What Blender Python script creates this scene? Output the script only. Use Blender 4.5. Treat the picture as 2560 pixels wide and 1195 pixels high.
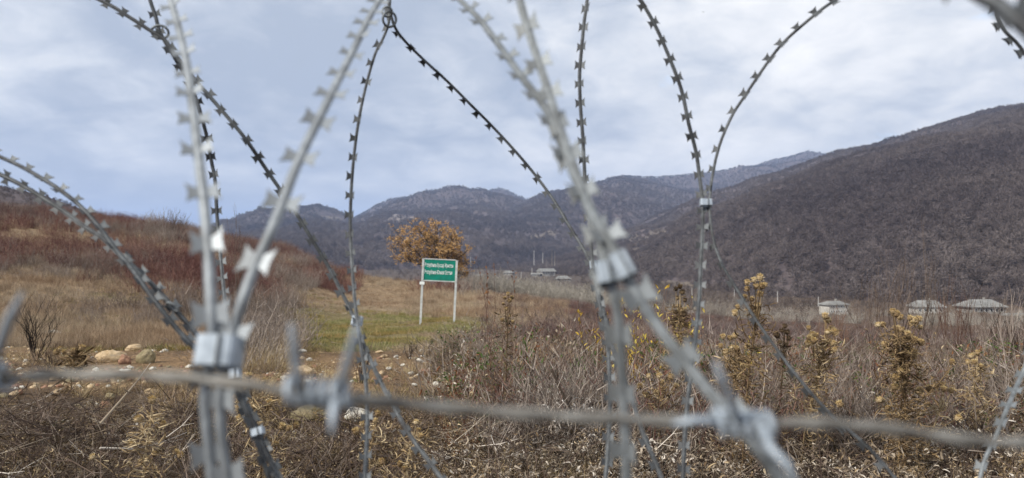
import bpy, math, random
import numpy as np
from mathutils import Vector, Matrix, Euler, noise

random.seed(7); rng = np.random.default_rng(7)
S = bpy.context.scene
COL = S.collection
for o in list(bpy.data.objects): bpy.data.objects.remove(o)

# ------------------------------------------------------------------ camera
EYE = 1.65; F = 1850.0; PITCH = math.atan(42.5/F)
cam = bpy.data.cameras.new('camera'); camo = bpy.data.objects.new('camera', cam); COL.objects.link(camo)
camo.location = (0, 0, EYE); camo.rotation_euler = (math.radians(90)+PITCH, 0, 0)
cam.sensor_width = 36; cam.lens = F/2560*36
cam.clip_start = 0.05; cam.clip_end = 30000
cam.dof.use_dof = True; cam.dof.focus_distance = 3.4; cam.dof.aperture_fstop = 5.2
S.camera = camo
S.render.resolution_x = 1024; S.render.resolution_y = 478
S.view_settings.view_transform = 'Standard'; S.view_settings.look = 'None'
S.view_settings.gamma = 1; S.view_settings.use_curve_mapping = False
S.view_settings.exposure = 0.86

# ------------------------------------------------------------------ world
SUN_EL = math.radians(38); SUN_AZ = math.radians(236)   # compass angle, 0 = +Y, clockwise
W = bpy.data.worlds.new('World'); S.world = W; W.use_nodes = True
nt = W.node_tree; N = nt.nodes; L = nt.links
for n in list(N): N.remove(n)
def nd(t, x, **kw):
    n = t.nodes.new(x)
    for k, v in kw.items(): setattr(n, k, v)
    return n
out = nd(nt, 'ShaderNodeOutputWorld'); bg = nd(nt, 'ShaderNodeBackground'); bg.inputs['Strength'].default_value = 0.1
sky = nd(nt, 'ShaderNodeTexSky', sky_type='NISHITA'); sky.sun_disc = False
sky.sun_elevation = SUN_EL; sky.sun_rotation = SUN_AZ
tc = nd(nt, 'ShaderNodeTexCoord')
sep = nd(nt, 'ShaderNodeSeparateXYZ'); L.new(tc.outputs['Generated'], sep.inputs[0])
def math_(t, op, a, b=None, clamp=False):
    m = nd(t, 'ShaderNodeMath', operation=op); m.use_clamp = clamp
    for i, v in enumerate((a, b)):
        if v is None: continue
        if isinstance(v, (int, float)): m.inputs[i].default_value = v
        else: t.links.new(v, m.inputs[i])
    return m.outputs[0]
zz = math_(nt, 'ADD', math_(nt, 'MAXIMUM', sep.outputs['Z'], 0.0), 0.30)
cx = math_(nt, 'DIVIDE', sep.outputs['X'], zz); cy = math_(nt, 'DIVIDE', sep.outputs['Y'], zz)
comb = nd(nt, 'ShaderNodeCombineXYZ'); L.new(cx, comb.inputs[0]); L.new(cy, comb.inputs[1])
def wnoise(scale, detail, rough, off, dist=0.0):
    mp = nd(nt, 'ShaderNodeMapping'); mp.inputs['Location'].default_value = off
    L.new(comb.outputs[0], mp.inputs[0])
    n = nd(nt, 'ShaderNodeTexNoise'); n.inputs['Scale'].default_value = scale; n.inputs['Detail'].default_value = detail
    n.inputs['Roughness'].default_value = rough; n.inputs['Distortion'].default_value = dist
    L.new(mp.outputs[0], n.inputs['Vector']); return n.outputs['Fac']
def ramp(t, fac, stops):
    r = nd(t, 'ShaderNodeValToRGB'); t.links.new(fac, r.inputs[0])
    e = r.color_ramp.elements
    while len(e) < len(stops): e.new(0.5)
    for i, (p, c) in enumerate(stops): e[i].position = p; e[i].color = (*c, 1) if len(c) == 3 else c
    return r.outputs[0]
def mixc(t, fac, a, b, bt='MIX'):
    m = nd(t, 'ShaderNodeMix', data_type='RGBA', blend_type=bt)
    for i, v in ((0, fac), (6, a), (7, b)):
        if isinstance(v, (int, float)): m.inputs[i].default_value = v
        elif isinstance(v, tuple): m.inputs[i].default_value = (*v, 1)
        else: t.links.new(v, m.inputs[i])
    return m.outputs[2]
# cloud thickness: big soft banks plus finer billows; a bias brightens the sky towards the right (+X)
big = wnoise(1.25, 4, 0.5, (2.3, 1.1, 0), 0.3)
med = wnoise(3.6, 8, 0.55, (5.1, 0.4, 0), 0.4)
fine = wnoise(9.5, 9, 0.6, (1.1, 7.7, 0), 0.8)
f = math_(nt, 'ADD', math_(nt, 'ADD', math_(nt, 'MULTIPLY', big, 0.48), math_(nt, 'MULTIPLY', med, 0.40)), math_(nt, 'MULTIPLY', fine, 0.16))
f = math_(nt, 'ADD', f, math_(nt, 'MULTIPLY', sep.outputs['X'], 0.13))
cl = ramp(nt, f, [(0.40, (2.85, 3.2, 3.8)), (0.46, (3.5, 3.8, 4.3)), (0.52, (4.5, 4.72, 5.05)), (0.58, (5.6, 5.66, 5.75)), (0.67, (7.0, 6.9, 6.75))])
gap = wnoise(2.3, 7, 0.55, (3.4, 6.3, 0), 0.7)
gapf = ramp(nt, math_(nt, 'ADD', gap, math_(nt, 'MULTIPLY', sep.outputs['X'], 0.16)), [(0.69, (0, 0, 0)), (0.77, (1, 1, 1))])
blue = mixc(nt, 0.62, sky.outputs[0], (5.4, 6.9, 9.0))
skyc = mixc(nt, math_(nt, 'MULTIPLY', gapf, 0.6), cl, blue)
# low band above the horizon a little paler and warmer
hz = ramp(nt, sep.outputs['Z'], [(0.03, (1, 1, 1)), (0.16, (0, 0, 0))])
skyc = mixc(nt, math_(nt, 'MULTIPLY', hz, 0.55), skyc, (5.3, 5.6, 6.0))
L.new(skyc, bg.inputs['Color']); L.new(bg.outputs[0], out.inputs[0])

sun = bpy.data.lights.new('sun', 'SUN'); sun.energy = 3.0; sun.angle = math.radians(7); sun.color = (1, .95, .87)
suno = bpy.data.objects.new('sun', sun); COL.objects.link(suno)
sd = Vector((math.sin(SUN_AZ)*math.cos(SUN_EL), math.cos(SUN_AZ)*math.cos(SUN_EL), math.sin(SUN_EL)))
suno.rotation_euler = sd.to_track_quat('Z', 'Y').to_euler()

# ------------------------------------------------------------------ projection helpers
CP, SP = math.cos(PITCH), math.sin(PITCH)
def at(px, py, Y):
    u = (px-1280)/F; v = (597.5-py)/F
    y = CP - v*SP; z = SP + v*CP
    return Vector((u*Y/y, Y, EYE + z*Y/y))
def zat(py, Y):
    v = (597.5-py)/F
    return EYE + (SP+v*CP)*Y/(CP-v*SP)

# ------------------------------------------------------------------ ground height
PXC = np.array([-1500, -600, 0, 400, 700, 850, 1000, 1200, 1450, 1700, 2000, 2300, 2560, 3400], float)
YR = {
 6:   [1040,1040,1040,1040,1035,1030,1032,1068,1092,1056,1040,1035,1035,1035],
 8:   [950, 950, 955, 955, 958, 960, 960, 965, 985, 990, 990, 990, 990, 990],
 11:  [880, 890, 893, 893, 896, 900, 902, 905, 915, 930, 945, 950, 950, 950],
 15:  [800, 840, 856, 856, 860, 864, 866, 868, 875, 890, 912, 920, 920, 920],
 20:  [720, 780, 815, 825, 832, 835, 836, 836, 840, 855, 885, 895, 900, 900],
 25:  [650, 690, 755, 780, 800, 806, 808, 808, 815, 835, 870, 885, 890, 890],
 35:  [560, 600, 655, 690, 735, 765, 772, 774, 785, 810, 850, 868, 872, 872],
 50:  [500, 530, 566, 610, 680, 722, 732, 742, 765, 795, 832, 850, 855, 855],
 70:  [470, 500, 528, 572, 625, 692, 708, 727, 765, 790, 818, 833, 838, 838],
 90:  [470, 505, 537, 572, 625, 695, 716, 745, 775, 790, 810, 822, 828, 828],
 130: [480, 520, 550, 600, 670, 725, 750, 770, 780, 786, 800, 810, 815, 815],
}
DR = [1.0, 2.0, 3.2, 4.5]; ZR = [[0.0]*14, [0.1]*14, [0.26]*14, [0.38]*14]
for d, r in YR.items(): DR.append(float(d)); ZR.append([zat(y, d) for y in r])
DR += [220., 320., 500., 740., 12000.]
ZR += [[-4, -5, -6, -8, -12]+[-15.6]*9, [-10]*4+[-16.5]*10, [-17]*14, [-18]*14, [-18]*14]
DR = np.array(DR); ZR = np.array(ZR, float); LD = np.log(DR)
def hgt(x, y):
    """smooth ground height (numpy arrays)"""
    x = np.asarray(x, float); y = np.asarray(y, float)
    d = np.maximum(y, 1.0)
    px = np.clip(1280+F*x/np.maximum(y, 1.0), -1499, 3399)
    l = np.clip(np.log(d), 0, LD[-1]-1e-6)
    i = np.clip(np.searchsorted(LD, l, side='right')-1, 0, len(LD)-2)
    j = np.clip(np.searchsorted(PXC, px, side='right')-1, 0, len(PXC)-2)
    u = (l-LD[i])/(LD[i+1]-LD[i]); v = (px-PXC[j])/(PXC[j+1]-PXC[j])
    v = v*v*(3-2*v)*.5+v*.5
    z = (ZR[i, j]*(1-u)*(1-v)+ZR[i+1, j]*u*(1-v)+ZR[i, j+1]*(1-u)*v+ZR[i+1, j+1]*u*v)
    b = (np.sin(x*2.1+np.sin(y*1.7)*1.3)*.5+np.sin(y*2.9+x*1.1)*.3+np.sin(x*5.3-y*4.1)*.2)
    a = np.interp(d, [0, 4, 30, 90, 200], [.02, .05, .06, .15, .5])
    big = np.sin(x*.23+1.3)*np.sin(y*.17+x*.05)
    z = z + b*a + big*np.interp(d, [15, 40, 100, 1000], [0, .12, .35, .5])
    return np.where(y < 1.0, z*np.clip(y, 0, 1), z)
def h1(x, y): return float(hgt(x, y))
def hit(px, py, d0=2.5, d1=900):
    d = np.geomspace(d0, d1, 900)
    u = (px-1280)/F; v = (597.5-py)/F
    X = u*d/(CP-v*SP); Z = EYE+(SP+v*CP)*d/(CP-v*SP)
    g = hgt(X, d); k = np.argmax(Z < g)
    if not (Z < g).any(): k = len(d)-1
    return Vector((X[k], d[k], g[k]))

# ------------------------------------------------------------------ materials
def mat_new(name):
    m = bpy.data.materials.new(name); m.use_nodes = True
    t = m.node_tree
    for n in list(t.nodes): t.nodes.remove(n)
    o = nd(t, 'ShaderNodeOutputMaterial'); b = nd(t, 'ShaderNodeBsdfPrincipled'); t.links.new(b.outputs[0], o.inputs[0])
    b.inputs['Specular IOR Level'].default_value = .2
    return m, t, b
def noise_tex(t, scale, detail=4, rough=.55, coord='Object', dist=0):
    c = nd(t, 'ShaderNodeTexCoord'); n = nd(t, 'ShaderNodeTexNoise')
    n.inputs['Scale'].default_value = scale; n.inputs['Detail'].default_value = detail; n.inputs['Roughness'].default_value = rough
    n.inputs['Distortion'].default_value = dist
    t.links.new(c.outputs[coord], n.inputs['Vector']); return n.outputs['Fac']
def bump(t, b, fac, strength=.3, dist=.02):
    n = nd(t, 'ShaderNodeBump'); n.inputs['Strength'].default_value = strength; n.inputs['Distance'].default_value = dist
    t.links.new(fac, n.inputs['Height']); t.links.new(n.outputs[0], b.inputs['Normal'])
def simple(name, c1, c2, scale=8, rough=.8, metal=0., bmp=.2, bd=.01, detail=5, spec=.3):
    m, t, b = mat_new(name); n = noise_tex(t, scale, detail)
    t.links.new(ramp(t, n, [(.3, c1), (.7, c2)]), b.inputs['Base Color'])
    b.inputs['Roughness'].default_value = rough; b.inputs['Metallic'].default_value = metal
    b.inputs['Specular IOR Level'].default_value = spec
    if bmp: bump(t, b, n, bmp, bd)
    return m
def veg(name, cols, rough=.9, trans=0.0, patch=None):
    """per-blade colour ('v' attribute) shifted by each plant's own random value"""
    m, t, b = mat_new(name)
    a = nd(t, 'ShaderNodeAttribute', attribute_name='v'); oi = nd(t, 'ShaderNodeObjectInfo')
    f_ = math_(t, 'ADD', math_(t, 'MULTIPLY', a.outputs['Fac'], .52), math_(t, 'MULTIPLY', oi.outputs['Random'], .48))
    n = len(cols); c = ramp(t, f_, [((i+.5)/n, cc) for i, cc in enumerate(cols)])
    if patch:
        g = nd(t, 'ShaderNodeNewGeometry'); nn = nd(t, 'ShaderNodeTexNoise'); nn.inputs['Scale'].default_value = patch[0]; nn.inputs['Detail'].default_value = 5
        t.links.new(g.outputs['Position'], nn.inputs['Vector'])
        c = mixc(t, ramp(t, nn.outputs['Fac'], [(.40, (0, 0, 0)), (.62, (1, 1, 1))]), c, patch[1], 'MULTIPLY')
    t.links.new(c, b.inputs['Base Color']); b.inputs['Roughness'].default_value = rough
    b.inputs['Specular IOR Level'].default_value = .15
    return m
M = {}
# galvanised steel in three tones: paler and darker copies paint light and backlit shade
for nm_, key_, ca, cb, cc in (('bright_galvanised_steel', 'silver', (.25, .268, .28), (.38, .405, .42), (.18, .19, .195)), ('galvanised_steel', 'galv', (.15, .163, .168), (.27, .29, .30), (.105, .11, .11)), ('shaded_galvanised_steel', 'shaded', (.075, .08, .085), (.15, .16, .165), (.05, .05, .052))):
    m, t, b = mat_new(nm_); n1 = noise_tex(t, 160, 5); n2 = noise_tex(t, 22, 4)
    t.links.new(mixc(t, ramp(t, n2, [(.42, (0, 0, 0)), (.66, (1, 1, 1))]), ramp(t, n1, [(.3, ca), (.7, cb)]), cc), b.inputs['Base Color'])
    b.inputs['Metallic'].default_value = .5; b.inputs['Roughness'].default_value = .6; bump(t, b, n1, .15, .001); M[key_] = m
m, t, b = mat_new('old_barbed_wire_steel'); n1 = noise_tex(t, 90, 5)
t.links.new(ramp(t, n1, [(.3, (.15, .14, .125)), (.7, (.28, .27, .245))]), b.inputs['Base Color'])
b.inputs['Metallic'].default_value = .5; b.inputs['Roughness'].default_value = .6; bump(t, b, n1, .3, .001); M['barbed'] = m
m, t, b = mat_new('bright_zinc'); n1 = noise_tex(t, 120, 5)
t.links.new(ramp(t, n1, [(.3, (.28, .32, .36)), (.7, (.43, .48, .53))]), b.inputs['Base Color'])
b.inputs['Metallic'].default_value = .35; b.inputs['Roughness'].default_value = .6; bump(t, b, n1, .1, .001); M['zinc'] = m
M['post'] = simple('white_painted_post', (.36, .37, .355), (.60, .615, .60), 9, .5, 0, .1)
m, t, b = mat_new('green_sign_paint'); n1 = noise_tex(t, 5, 5)
t.links.new(ramp(t, n1, [(.3, (.012, .155, .11)), (.7, (.006, .225, .158))]), b.inputs['Base Color']); b.inputs['Roughness'].default_value = .45; M['green'] = m
M['white'] = simple('white_lettering', (.72, .75, .73), (.8, .82, .8), 30, .5, 0, 0)
M['soil'] = None
m, t, b = mat_new('ground_soil_and_turf')
a = nd(t, 'ShaderNodeAttribute', attribute_name='gcol'); n1 = noise_tex(t, 3.0, 9, .7); n2 = noise_tex(t, .35, 8, .65); n3 = noise_tex(t, 26, 6, .7)
c = mixc(t, .75, a.outputs['Color'], ramp(t, n1, [(.3, (.55, .5, .46)), (.7, (1.3, 1.25, 1.15))]), 'MULTIPLY')
c = mixc(t, .55, c, ramp(t, n2, [(.35, (.7, .66, .66)), (.65, (1.25, 1.22, 1.15))]), 'MULTIPLY')
c = mixc(t, .8, c, ramp(t, n3, [(.36, (.42, .38, .34)), (.62, (1.35, 1.33, 1.3))]), 'MULTIPLY')
t.links.new(c, b.inputs['Base Color']); b.inputs['Roughness'].default_value = .95; bump(t, b, n3, 1.0, .05); M['ground'] = m
def rockmat(name, c1, c2, c3):
    m, t, b = mat_new(name); n1 = noise_tex(t, 3.2, 8, .65, 'Generated'); n2 = noise_tex(t, 14, 6, .7, 'Generated')
    c = ramp(t, n1, [(.3, c1), (.5, c2), (.72, c3)])
    c = mixc(t, .5, c, ramp(t, n2, [(.35, (.6, .58, .55)), (.6, (1.1, 1.1, 1.1))]), 'MULTIPLY')
    t.links.new(c, b.inputs['Base Color']); b.inputs['Roughness'].default_value = .85; bump(t, b, n2, .4, .01); return m
M['rock_tan'] = rockmat('tan_stone', (.28, .19, .10), (.48, .36, .22), (.60, .50, .37))
M['rock_pale'] = rockmat('pale_stone', (.36, .33, .27), (.56, .53, .46), (.70, .68, .62))
M['rock_red'] = rockmat('reddish_stone', (.19, .10, .065), (.30, .17, .11), (.38, .25, .17))
M['rock_moss'] = rockmat('mossy_stone', (.14, .12, .065), (.25, .205, .12), (.36, .30, .20))
# vegetation
M['straw'] = veg('dry_straw_grass', [(.14, .10, .068), (.27, .205, .14), (.39, .31, .215), (.52, .44, .32)], patch=(.22, (.82, .72, .66)))
M['gold'] = veg('golden_grass', [(.15, .10, .045), (.30, .215, .105), (.43, .33, .18), (.54, .45, .28)])
M['green_g'] = veg('short_green_grass', [(.09, .105, .035), (.18, .19, .07), (.29, .27, .12), (.40, .34, .19)], patch=(.5, (.95, .75, .6)))
M['litter'] = veg('dry_curled_leaves', [(.035, .025, .018), (.14, .105, .072), (.33, .27, .20), (.64, .58, .50)])
M['litter_b'] = veg('brown_dry_leaves', [(.045, .03, .018), (.17, .115, .065), (.34, .25, .145), (.52, .41, .26)])
M['twig'] = veg('dark_twigs', [(.022, .015, .012), (.06, .04, .03), (.12, .085, .065), (.20, .16, .13)])
M['red'] = veg('reddish_brush', [(.055, .025, .024), (.125, .06, .052), (.205, .112, .09), (.35, .235, .175)], patch=(.18, (.72, .6, .62)))
M['greybr'] = veg('grey_bare_brush', [(.09, .068, .058), (.18, .145, .12), (.28, .235, .195), (.40, .35, .30)], patch=(.1, (.7, .65, .65)))
M['thicket'] = veg('dark_bare_thicket', [(.05, .038, .036), (.105, .080, .073), (.18, .14, .125), (.30, .25, .22)], patch=(.15, (.7, .62, .64)))
M['willow'] = veg('pale_bare_willow', [(.17, .15, .125), (.29, .265, .225), (.42, .39, .34)])
M['forest'] = veg('bare_forest', [(.075, .061, .060), (.112, .092, .088), (.152, .126, .118), (.215, .182, .17)], patch=(.006, (.62, .61, .66)))
M['valleytree'] = veg('bare_valley_trees', [(.055, .043, .037), (.11, .085, .072), (.19, .155, .13)])
M['blackstem'] = veg('blackish_stems', [(.012, .01, .009), (.03, .022, .018), (.055, .04, .03)])
M['redstem'] = veg('red_brown_stems', [(.05, .024, .018), (.105, .058, .044), (.17, .11, .08)])
M['thistle'] = veg('dry_thistle', [(.085, .055, .03), (.20, .135, .07), (.33, .24, .13), (.50, .40, .25)])
M['thistle_dk'] = veg('dark_dry_thistle', [(.035, .025, .015), (.09, .06, .035), (.18, .13, .075)])
M['fluff'] = veg('thistle_fluff', [(.36, .24, .09), (.50, .36, .16), (.66, .53, .29)])
M['yleaf'] = veg('yellow_leaves', [(.30, .19, .03), (.48, .35, .06), (.60, .50, .13)])
M['gleaf'] = veg('green_leaves', [(.025, .05, .012), (.05, .09, .02), (.09, .13, .035)])
M['rleaf'] = veg('red_brown_leaves', [(.10, .03, .015), (.19, .07, .03), (.26, .13, .06)])
M['oakleaf'] = veg('rusty_oak_leaves', [(.24, .13, .05), (.38, .22, .09), (.50, .31, .13), (.58, .40, .20)])
M['bark'] = simple('dark_bark', (.035, .028, .022), (.10, .08, .065), 9, .95, 0, .6, .03)
M['slope'] = None
m, t, b = mat_new('forest_floor_hillside'); n1 = noise_tex(t, .0045, 9, .62); n2 = noise_tex(t, .05, 8, .75); n3 = noise_tex(t, .0022, 5, .6)
c = ramp(t, n2, [(.32, (.055, .044, .046)), (.5, (.105, .085, .084)), (.68, (.165, .138, .13))])
c = mixc(t, .6, c, ramp(t, n1, [(.35, (.72, .70, .76)), (.62, (1.2, 1.12, 1.08))]), 'MULTIPLY')
c = mixc(t, ramp(t, n3, [(.66, (0, 0, 0)), (.70, (.55, .55, .55))]), c, (.17, .13, .095))
t.links.new(c, b.inputs['Base Color']); b.inputs['Roughness'].default_value = 1; bump(t, b, n2, .8, 4); M['slope'] = m
M['cliff'] = simple('bare_pale_cliff', (.14, .115, .10), (.27, .225, .195), .05, .95, 0, .5, 2)
M['wall'] = simple('pale_plaster', (.36, .34, .30), (.52, .50, .46), .6, .9)
M['wall2'] = simple('grey_block_wall', (.20, .185, .165), (.32, .30, .27), .6, .9)
m, t, b = mat_new('corrugated_roof'); n1 = noise_tex(t, .8, 6)
t.links.new(ramp(t, n1, [(.3, (.15, .148, .138)), (.7, (.27, .265, .25))]), b.inputs['Base Color']); b.inputs['Roughness'].default_value = .85; M['roof'] = m
M['pane'] = simple('dark_window_glass', (.02, .022, .025), (.05, .055, .06), 1, .2, 0, 0)
M['concrete'] = simple('pole_concrete', (.36, .35, .33), (.5, .49, .47), 2, .9)
M['black'] = simple('black_feathers', (.02, .02, .02), (.04, .04, .04), 30, .8)

# ------------------------------------------------------------------ mesh building
class MB:
    def __init__(s): s.v = []; s.f = []; s.a = []
    def add(s, vs, fs, val=None):
        b0 = len(s.v); s.v.extend([tuple(q) for q in vs]); s.f.extend([tuple(i+b0 for i in q) for q in fs])
        if val is None: val = random.random()
        s.a.extend([val]*len(vs))
    def box(s, c, d, rot=None):
        c = Vector(c); x, y, z = d[0]/2, d[1]/2, d[2]/2
        vs = [Vector((i*x, j*y, k*z)) for i in (-1, 1) for j in (-1, 1) for k in (-1, 1)]
        if rot: vs = [rot @ q for q in vs]
        s.add([c+q for q in vs], [(0,1,3,2),(4,6,7,5),(0,4,5,1),(2,3,7,6),(0,2,6,4),(1,5,7,3)])
    def tube(s, pts, rad, n=4, cap=True, val=None):
        pts = [Vector(p) for p in pts]
        if not hasattr(rad, '__len__'): rad = [rad]*len(pts)
        vs = []; up = None
        for i, p in enumerate(pts):
            tg = (pts[min(i+1, len(pts)-1)]-pts[max(i-1, 0)])
            if tg.length < 1e-9: tg = Vector((0, 0, 1))
            tg.normalize()
            if up is None: up = tg.orthogonal().normalized()
            up = (up-tg*up.dot(tg));
            if up.length < 1e-6: up = tg.orthogonal()
            up.normalize(); r = tg.cross(up)
            for k in range(n):
                a = 2*math.pi*k/n; vs.append(p+(up*math.cos(a)+r*math.sin(a))*rad[i])
        fs = []
        for i in range(len(pts)-1):
            for k in range(n):
                k2 = (k+1) % n; fs.append((i*n+k, i*n+k2, (i+1)*n+k2, (i+1)*n+k))
        if cap: fs.append(tuple(range(n))[::-1]); fs.append(tuple((len(pts)-1)*n+k for k in range(n)))
        s.add(vs, fs, val)
    def blade(s, p, d, length, w, bend=.3, seg=2, val=None):
        """tapered flat blade"""
        p = Vector(p); d = Vector(d).normalized()
        side = d.cross(Vector((random.uniform(-1, 1), random.uniform(-1, 1), .3))).normalized()
        dn = Vector((random.uniform(-.6, .6), random.uniform(-.6, .6), -1))
        vs = []; q = p.copy(); dd = d.copy()
        for i in range(seg+1):
            ww = w*(1-i/seg)
            if i < seg: vs += [q-side*ww/2, q+side*ww/2]
            else: vs += [q]
            q = q+dd*(length/seg); dd = (dd+dn*bend/seg).normalized()
        fs = [(2*i, 2*i+1, 2*i+3, 2*i+2) for i in range(seg-1)]+[(2*seg-2, 2*seg-1, 2*seg)]
        s.add(vs, fs, val)
    def leaf(s, p, d, length, w, curl=2.0, seg=4, val=None, fold=.25):
        """curled, pointed, folded leaf"""
        p = Vector(p); d = Vector(d).normalized()
        ax = d.cross(Vector((random.gauss(0, 1), random.gauss(0, 1), random.gauss(0, 1)))).normalized()
        vs = []; q = p.copy(); tw = Matrix.Rotation(curl/seg, 3, ax); tt = Matrix.Rotation(random.uniform(-.4, .4), 3, d)
        side = ax.copy(); dd = d.copy()
        for i in range(seg+1):
            ww = w*math.sin(math.pi*min(.97, (i+.25)/(seg+.4)))
            nrm = side.cross(dd)
            vs += [q-side*ww/2+nrm*ww*fold, q, q+side*ww/2+nrm*ww*fold]
            q = q+dd*(length/seg); dd = (tw @ dd).normalized(); side = (tt @ side); side = (side-dd*side.dot(dd)).normalized()
        fs = []
        for i in range(seg):
            a = i*3; fs += [(a, a+1, a+4, a+3), (a+1, a+2, a+5, a+4)]
        s.add(vs, fs, val)
    def mesh(s, name, m, smooth=False):
        me = bpy.data.meshes.new(name); me.from_pydata(s.v, [], s.f)
        at_ = me.attributes.new('v', 'FLOAT', 'POINT'); at_.data.foreach_set('value', np.array(s.a, dtype=np.float32))
        if m: me.materials.append(m)
        if smooth: me.polygons.foreach_set('use_smooth', [True]*len(me.polygons))
        me.update(); return me
    def obj(s, name, m, parent=None, smooth=False, loc=(0, 0, 0)):
        o = bpy.data.objects.new(name, s.mesh(name, m, smooth)); COL.objects.link(o); o.location = loc
        if parent: o.parent = parent
        return o
def tag(o, label=None, cat=None, group=None, kind=None):
    if label: o['label'] = label
    if cat: o['category'] = cat
    if group: o['group'] = group
    if kind: o['kind'] = kind
    return o
def thing(name, loc, label, cat, group=None, rot=(0, 0, 0), scale=1):
    o = bpy.data.objects.new(name, None); COL.objects.link(o); o.location = loc; o.rotation_euler = rot; o.scale = (scale,)*3
    o.empty_display_size = .1
    return tag(o, label, cat, group)
def child(name, me, parent, loc=(0, 0, 0), rot=(0, 0, 0), scale=(1, 1, 1)):
    o = bpy.data.objects.new(name, me); COL.objects.link(o); o.parent = parent; o.location = loc; o.rotation_euler = rot; o.scale = scale
    return o
def rdir(zmin=-1, zmax=1):
    a = random.uniform(0, 2*math.pi); z = random.uniform(zmin, zmax); r = math.sqrt(max(0, 1-z*z))
    return Vector((r*math.cos(a), r*math.sin(a), z))

def instancer(name, meshes, P, R, Sc, idx=None, label=None, cat=None):
    """one stuff object: points carrying instances of several small prototypes"""
    n = len(P); me = bpy.data.meshes.new(name); me.vertices.add(n)
    me.vertices.foreach_set('co', np.asarray(P, dtype=np.float32).ravel())
    a = me.attributes.new('rot', 'FLOAT_VECTOR', 'POINT'); a.data.foreach_set('vector', np.asarray(R, dtype=np.float32).ravel())
    Sc = np.asarray(Sc, dtype=np.float32)
    if Sc.ndim == 1: Sc = np.repeat(Sc[:, None], 3, 1)
    a = me.attributes.new('scl', 'FLOAT_VECTOR', 'POINT'); a.data.foreach_set('vector', Sc.ravel())
    if idx is None: idx = rng.integers(0, len(meshes), n)
    a = me.attributes.new('idx', 'INT', 'POINT'); a.data.foreach_set('value', np.asarray(idx, dtype=np.int32))
    o = bpy.data.objects.new(name, me); COL.objects.link(o)
    g = bpy.data.node_groups.new(name, 'GeometryNodeTree')
    g.interface.new_socket('Geometry', in_out='INPUT', socket_type='NodeSocketGeometry')
    g.interface.new_socket('Geometry', in_out='OUTPUT', socket_type='NodeSocketGeometry')
    gi = g.nodes.new('NodeGroupInput'); go = g.nodes.new('NodeGroupOutput')
    ip = g.nodes.new('GeometryNodeInstanceOnPoints'); jo = g.nodes.new('GeometryNodeJoinGeometry')
    for m_ in meshes:
        po = bpy.data.objects.new(m_.name, m_)
        oi = g.nodes.new('GeometryNodeObjectInfo'); oi.inputs['Object'].default_value = po; oi.inputs['As Instance'].default_value = True
        g.links.new(oi.outputs['Geometry'], jo.inputs[0])
    def na(nm, dt):
        q = g.nodes.new('GeometryNodeInputNamedAttribute'); q.data_type = dt; q.inputs['Name'].default_value = nm; return q.outputs['Attribute']
    g.links.new(gi.outputs[0], ip.inputs['Points']); g.links.new(jo.outputs[0], ip.inputs['Instance'])
    ip.inputs['Pick Instance'].default_value = True
    g.links.new(na('idx', 'INT'), ip.inputs['Instance Index'])
    e2r = g.nodes.new('FunctionNodeEulerToRotation'); g.links.new(na('rot', 'FLOAT_VECTOR'), e2r.inputs[0]); g.links.new(e2r.outputs[0], ip.inputs['Rotation'])
    g.links.new(na('scl', 'FLOAT_VECTOR'), ip.inputs['Scale']); g.links.new(ip.outputs[0], go.inputs[0])
    md = o.modifiers.new('scatter', 'NODES'); md.node_group = g
    tag(o, label, cat, None, 'stuff'); return o

def vnoise(x, y, s=1.0, seed=0.):
    return np.array([noise.noise(Vector((a*s+seed, b*s-seed, seed))) for a, b in zip(np.ravel(x), np.ravel(y))])

# ------------------------------------------------------------------ ground sheet
def gcolor(px, d):
    """real surface colours: bare soil near the wire, green turf by the sign, straw on the slopes, brown valley"""
    def sm(a, b, x): t_ = np.clip((x-a)/(b-a), 0, 1); return t_*t_*(3-2*t_)
    soil = np.array([.25, .175, .105]); dark = np.array([.085, .06, .038]); green = np.array([.20, .175, .09]); straw = np.array([.27, .205, .135])
    brush = np.array([.11, .075, .055]); field = np.array([.13, .10, .075])
    n = len(px); c = np.tile(dark, (n, 1))
    def mx(c, k, w): return c*(1-w[:, None])+k*w[:, None]
    c = mx(c, soil, sm(6.3, 7.8, d)*sm(1350, 1100, px))
    c = mx(c, green, sm(12.5, 15, d))
    c = mx(c, straw, np.clip(sm(27, 36, d)+sm(700, 560, px)*sm(15, 17, d), 0, 1))
    c = mx(c, brush, sm(1250, 1450, px)*sm(9, 12, d))
    c = mx(c, brush, sm(95, 140, d)); c = mx(c, field, sm(150, 230, d)*.8); c = mx(c, np.array([.095, .078, .068]), sm(250, 420, d))
    return c
th = np.concatenate([np.radians(np.linspace(-180, -42, 70)), np.radians(np.linspace(-41.5, 41.5, 420)), np.radians(np.linspace(42, 179, 69))])
rr = np.concatenate([[0.3], np.geomspace(.8, 140, 330), np.geomspace(150, 9400, 70)])
T, R_ = np.meshgrid(th, rr); X = R_*np.sin(T); Y = R_*np.cos(T); Z = hgt(X, Y)
nt_, nr_ = len(th), len(rr)
co = np.stack([X, Y, Z], -1).reshape(-1, 3)
near = (co[:, 1] > 2) & (np.hypot(co[:, 0], co[:, 1]) < 30)
co[near, 2] += .035*vnoise(co[near, 0], co[near, 1], 2.2, 3.1)+.015*vnoise(co[near, 0], co[near, 1], 7, 5.1)
ii, jj = np.meshgrid(np.arange(nr_-1), np.arange(nt_), indexing='ij'); j2 = (jj+1) % nt_
faces = np.stack([ii*nt_+jj, (ii+1)*nt_+jj, (ii+1)*nt_+j2, ii*nt_+j2], -1).reshape(-1, 4)
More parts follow.
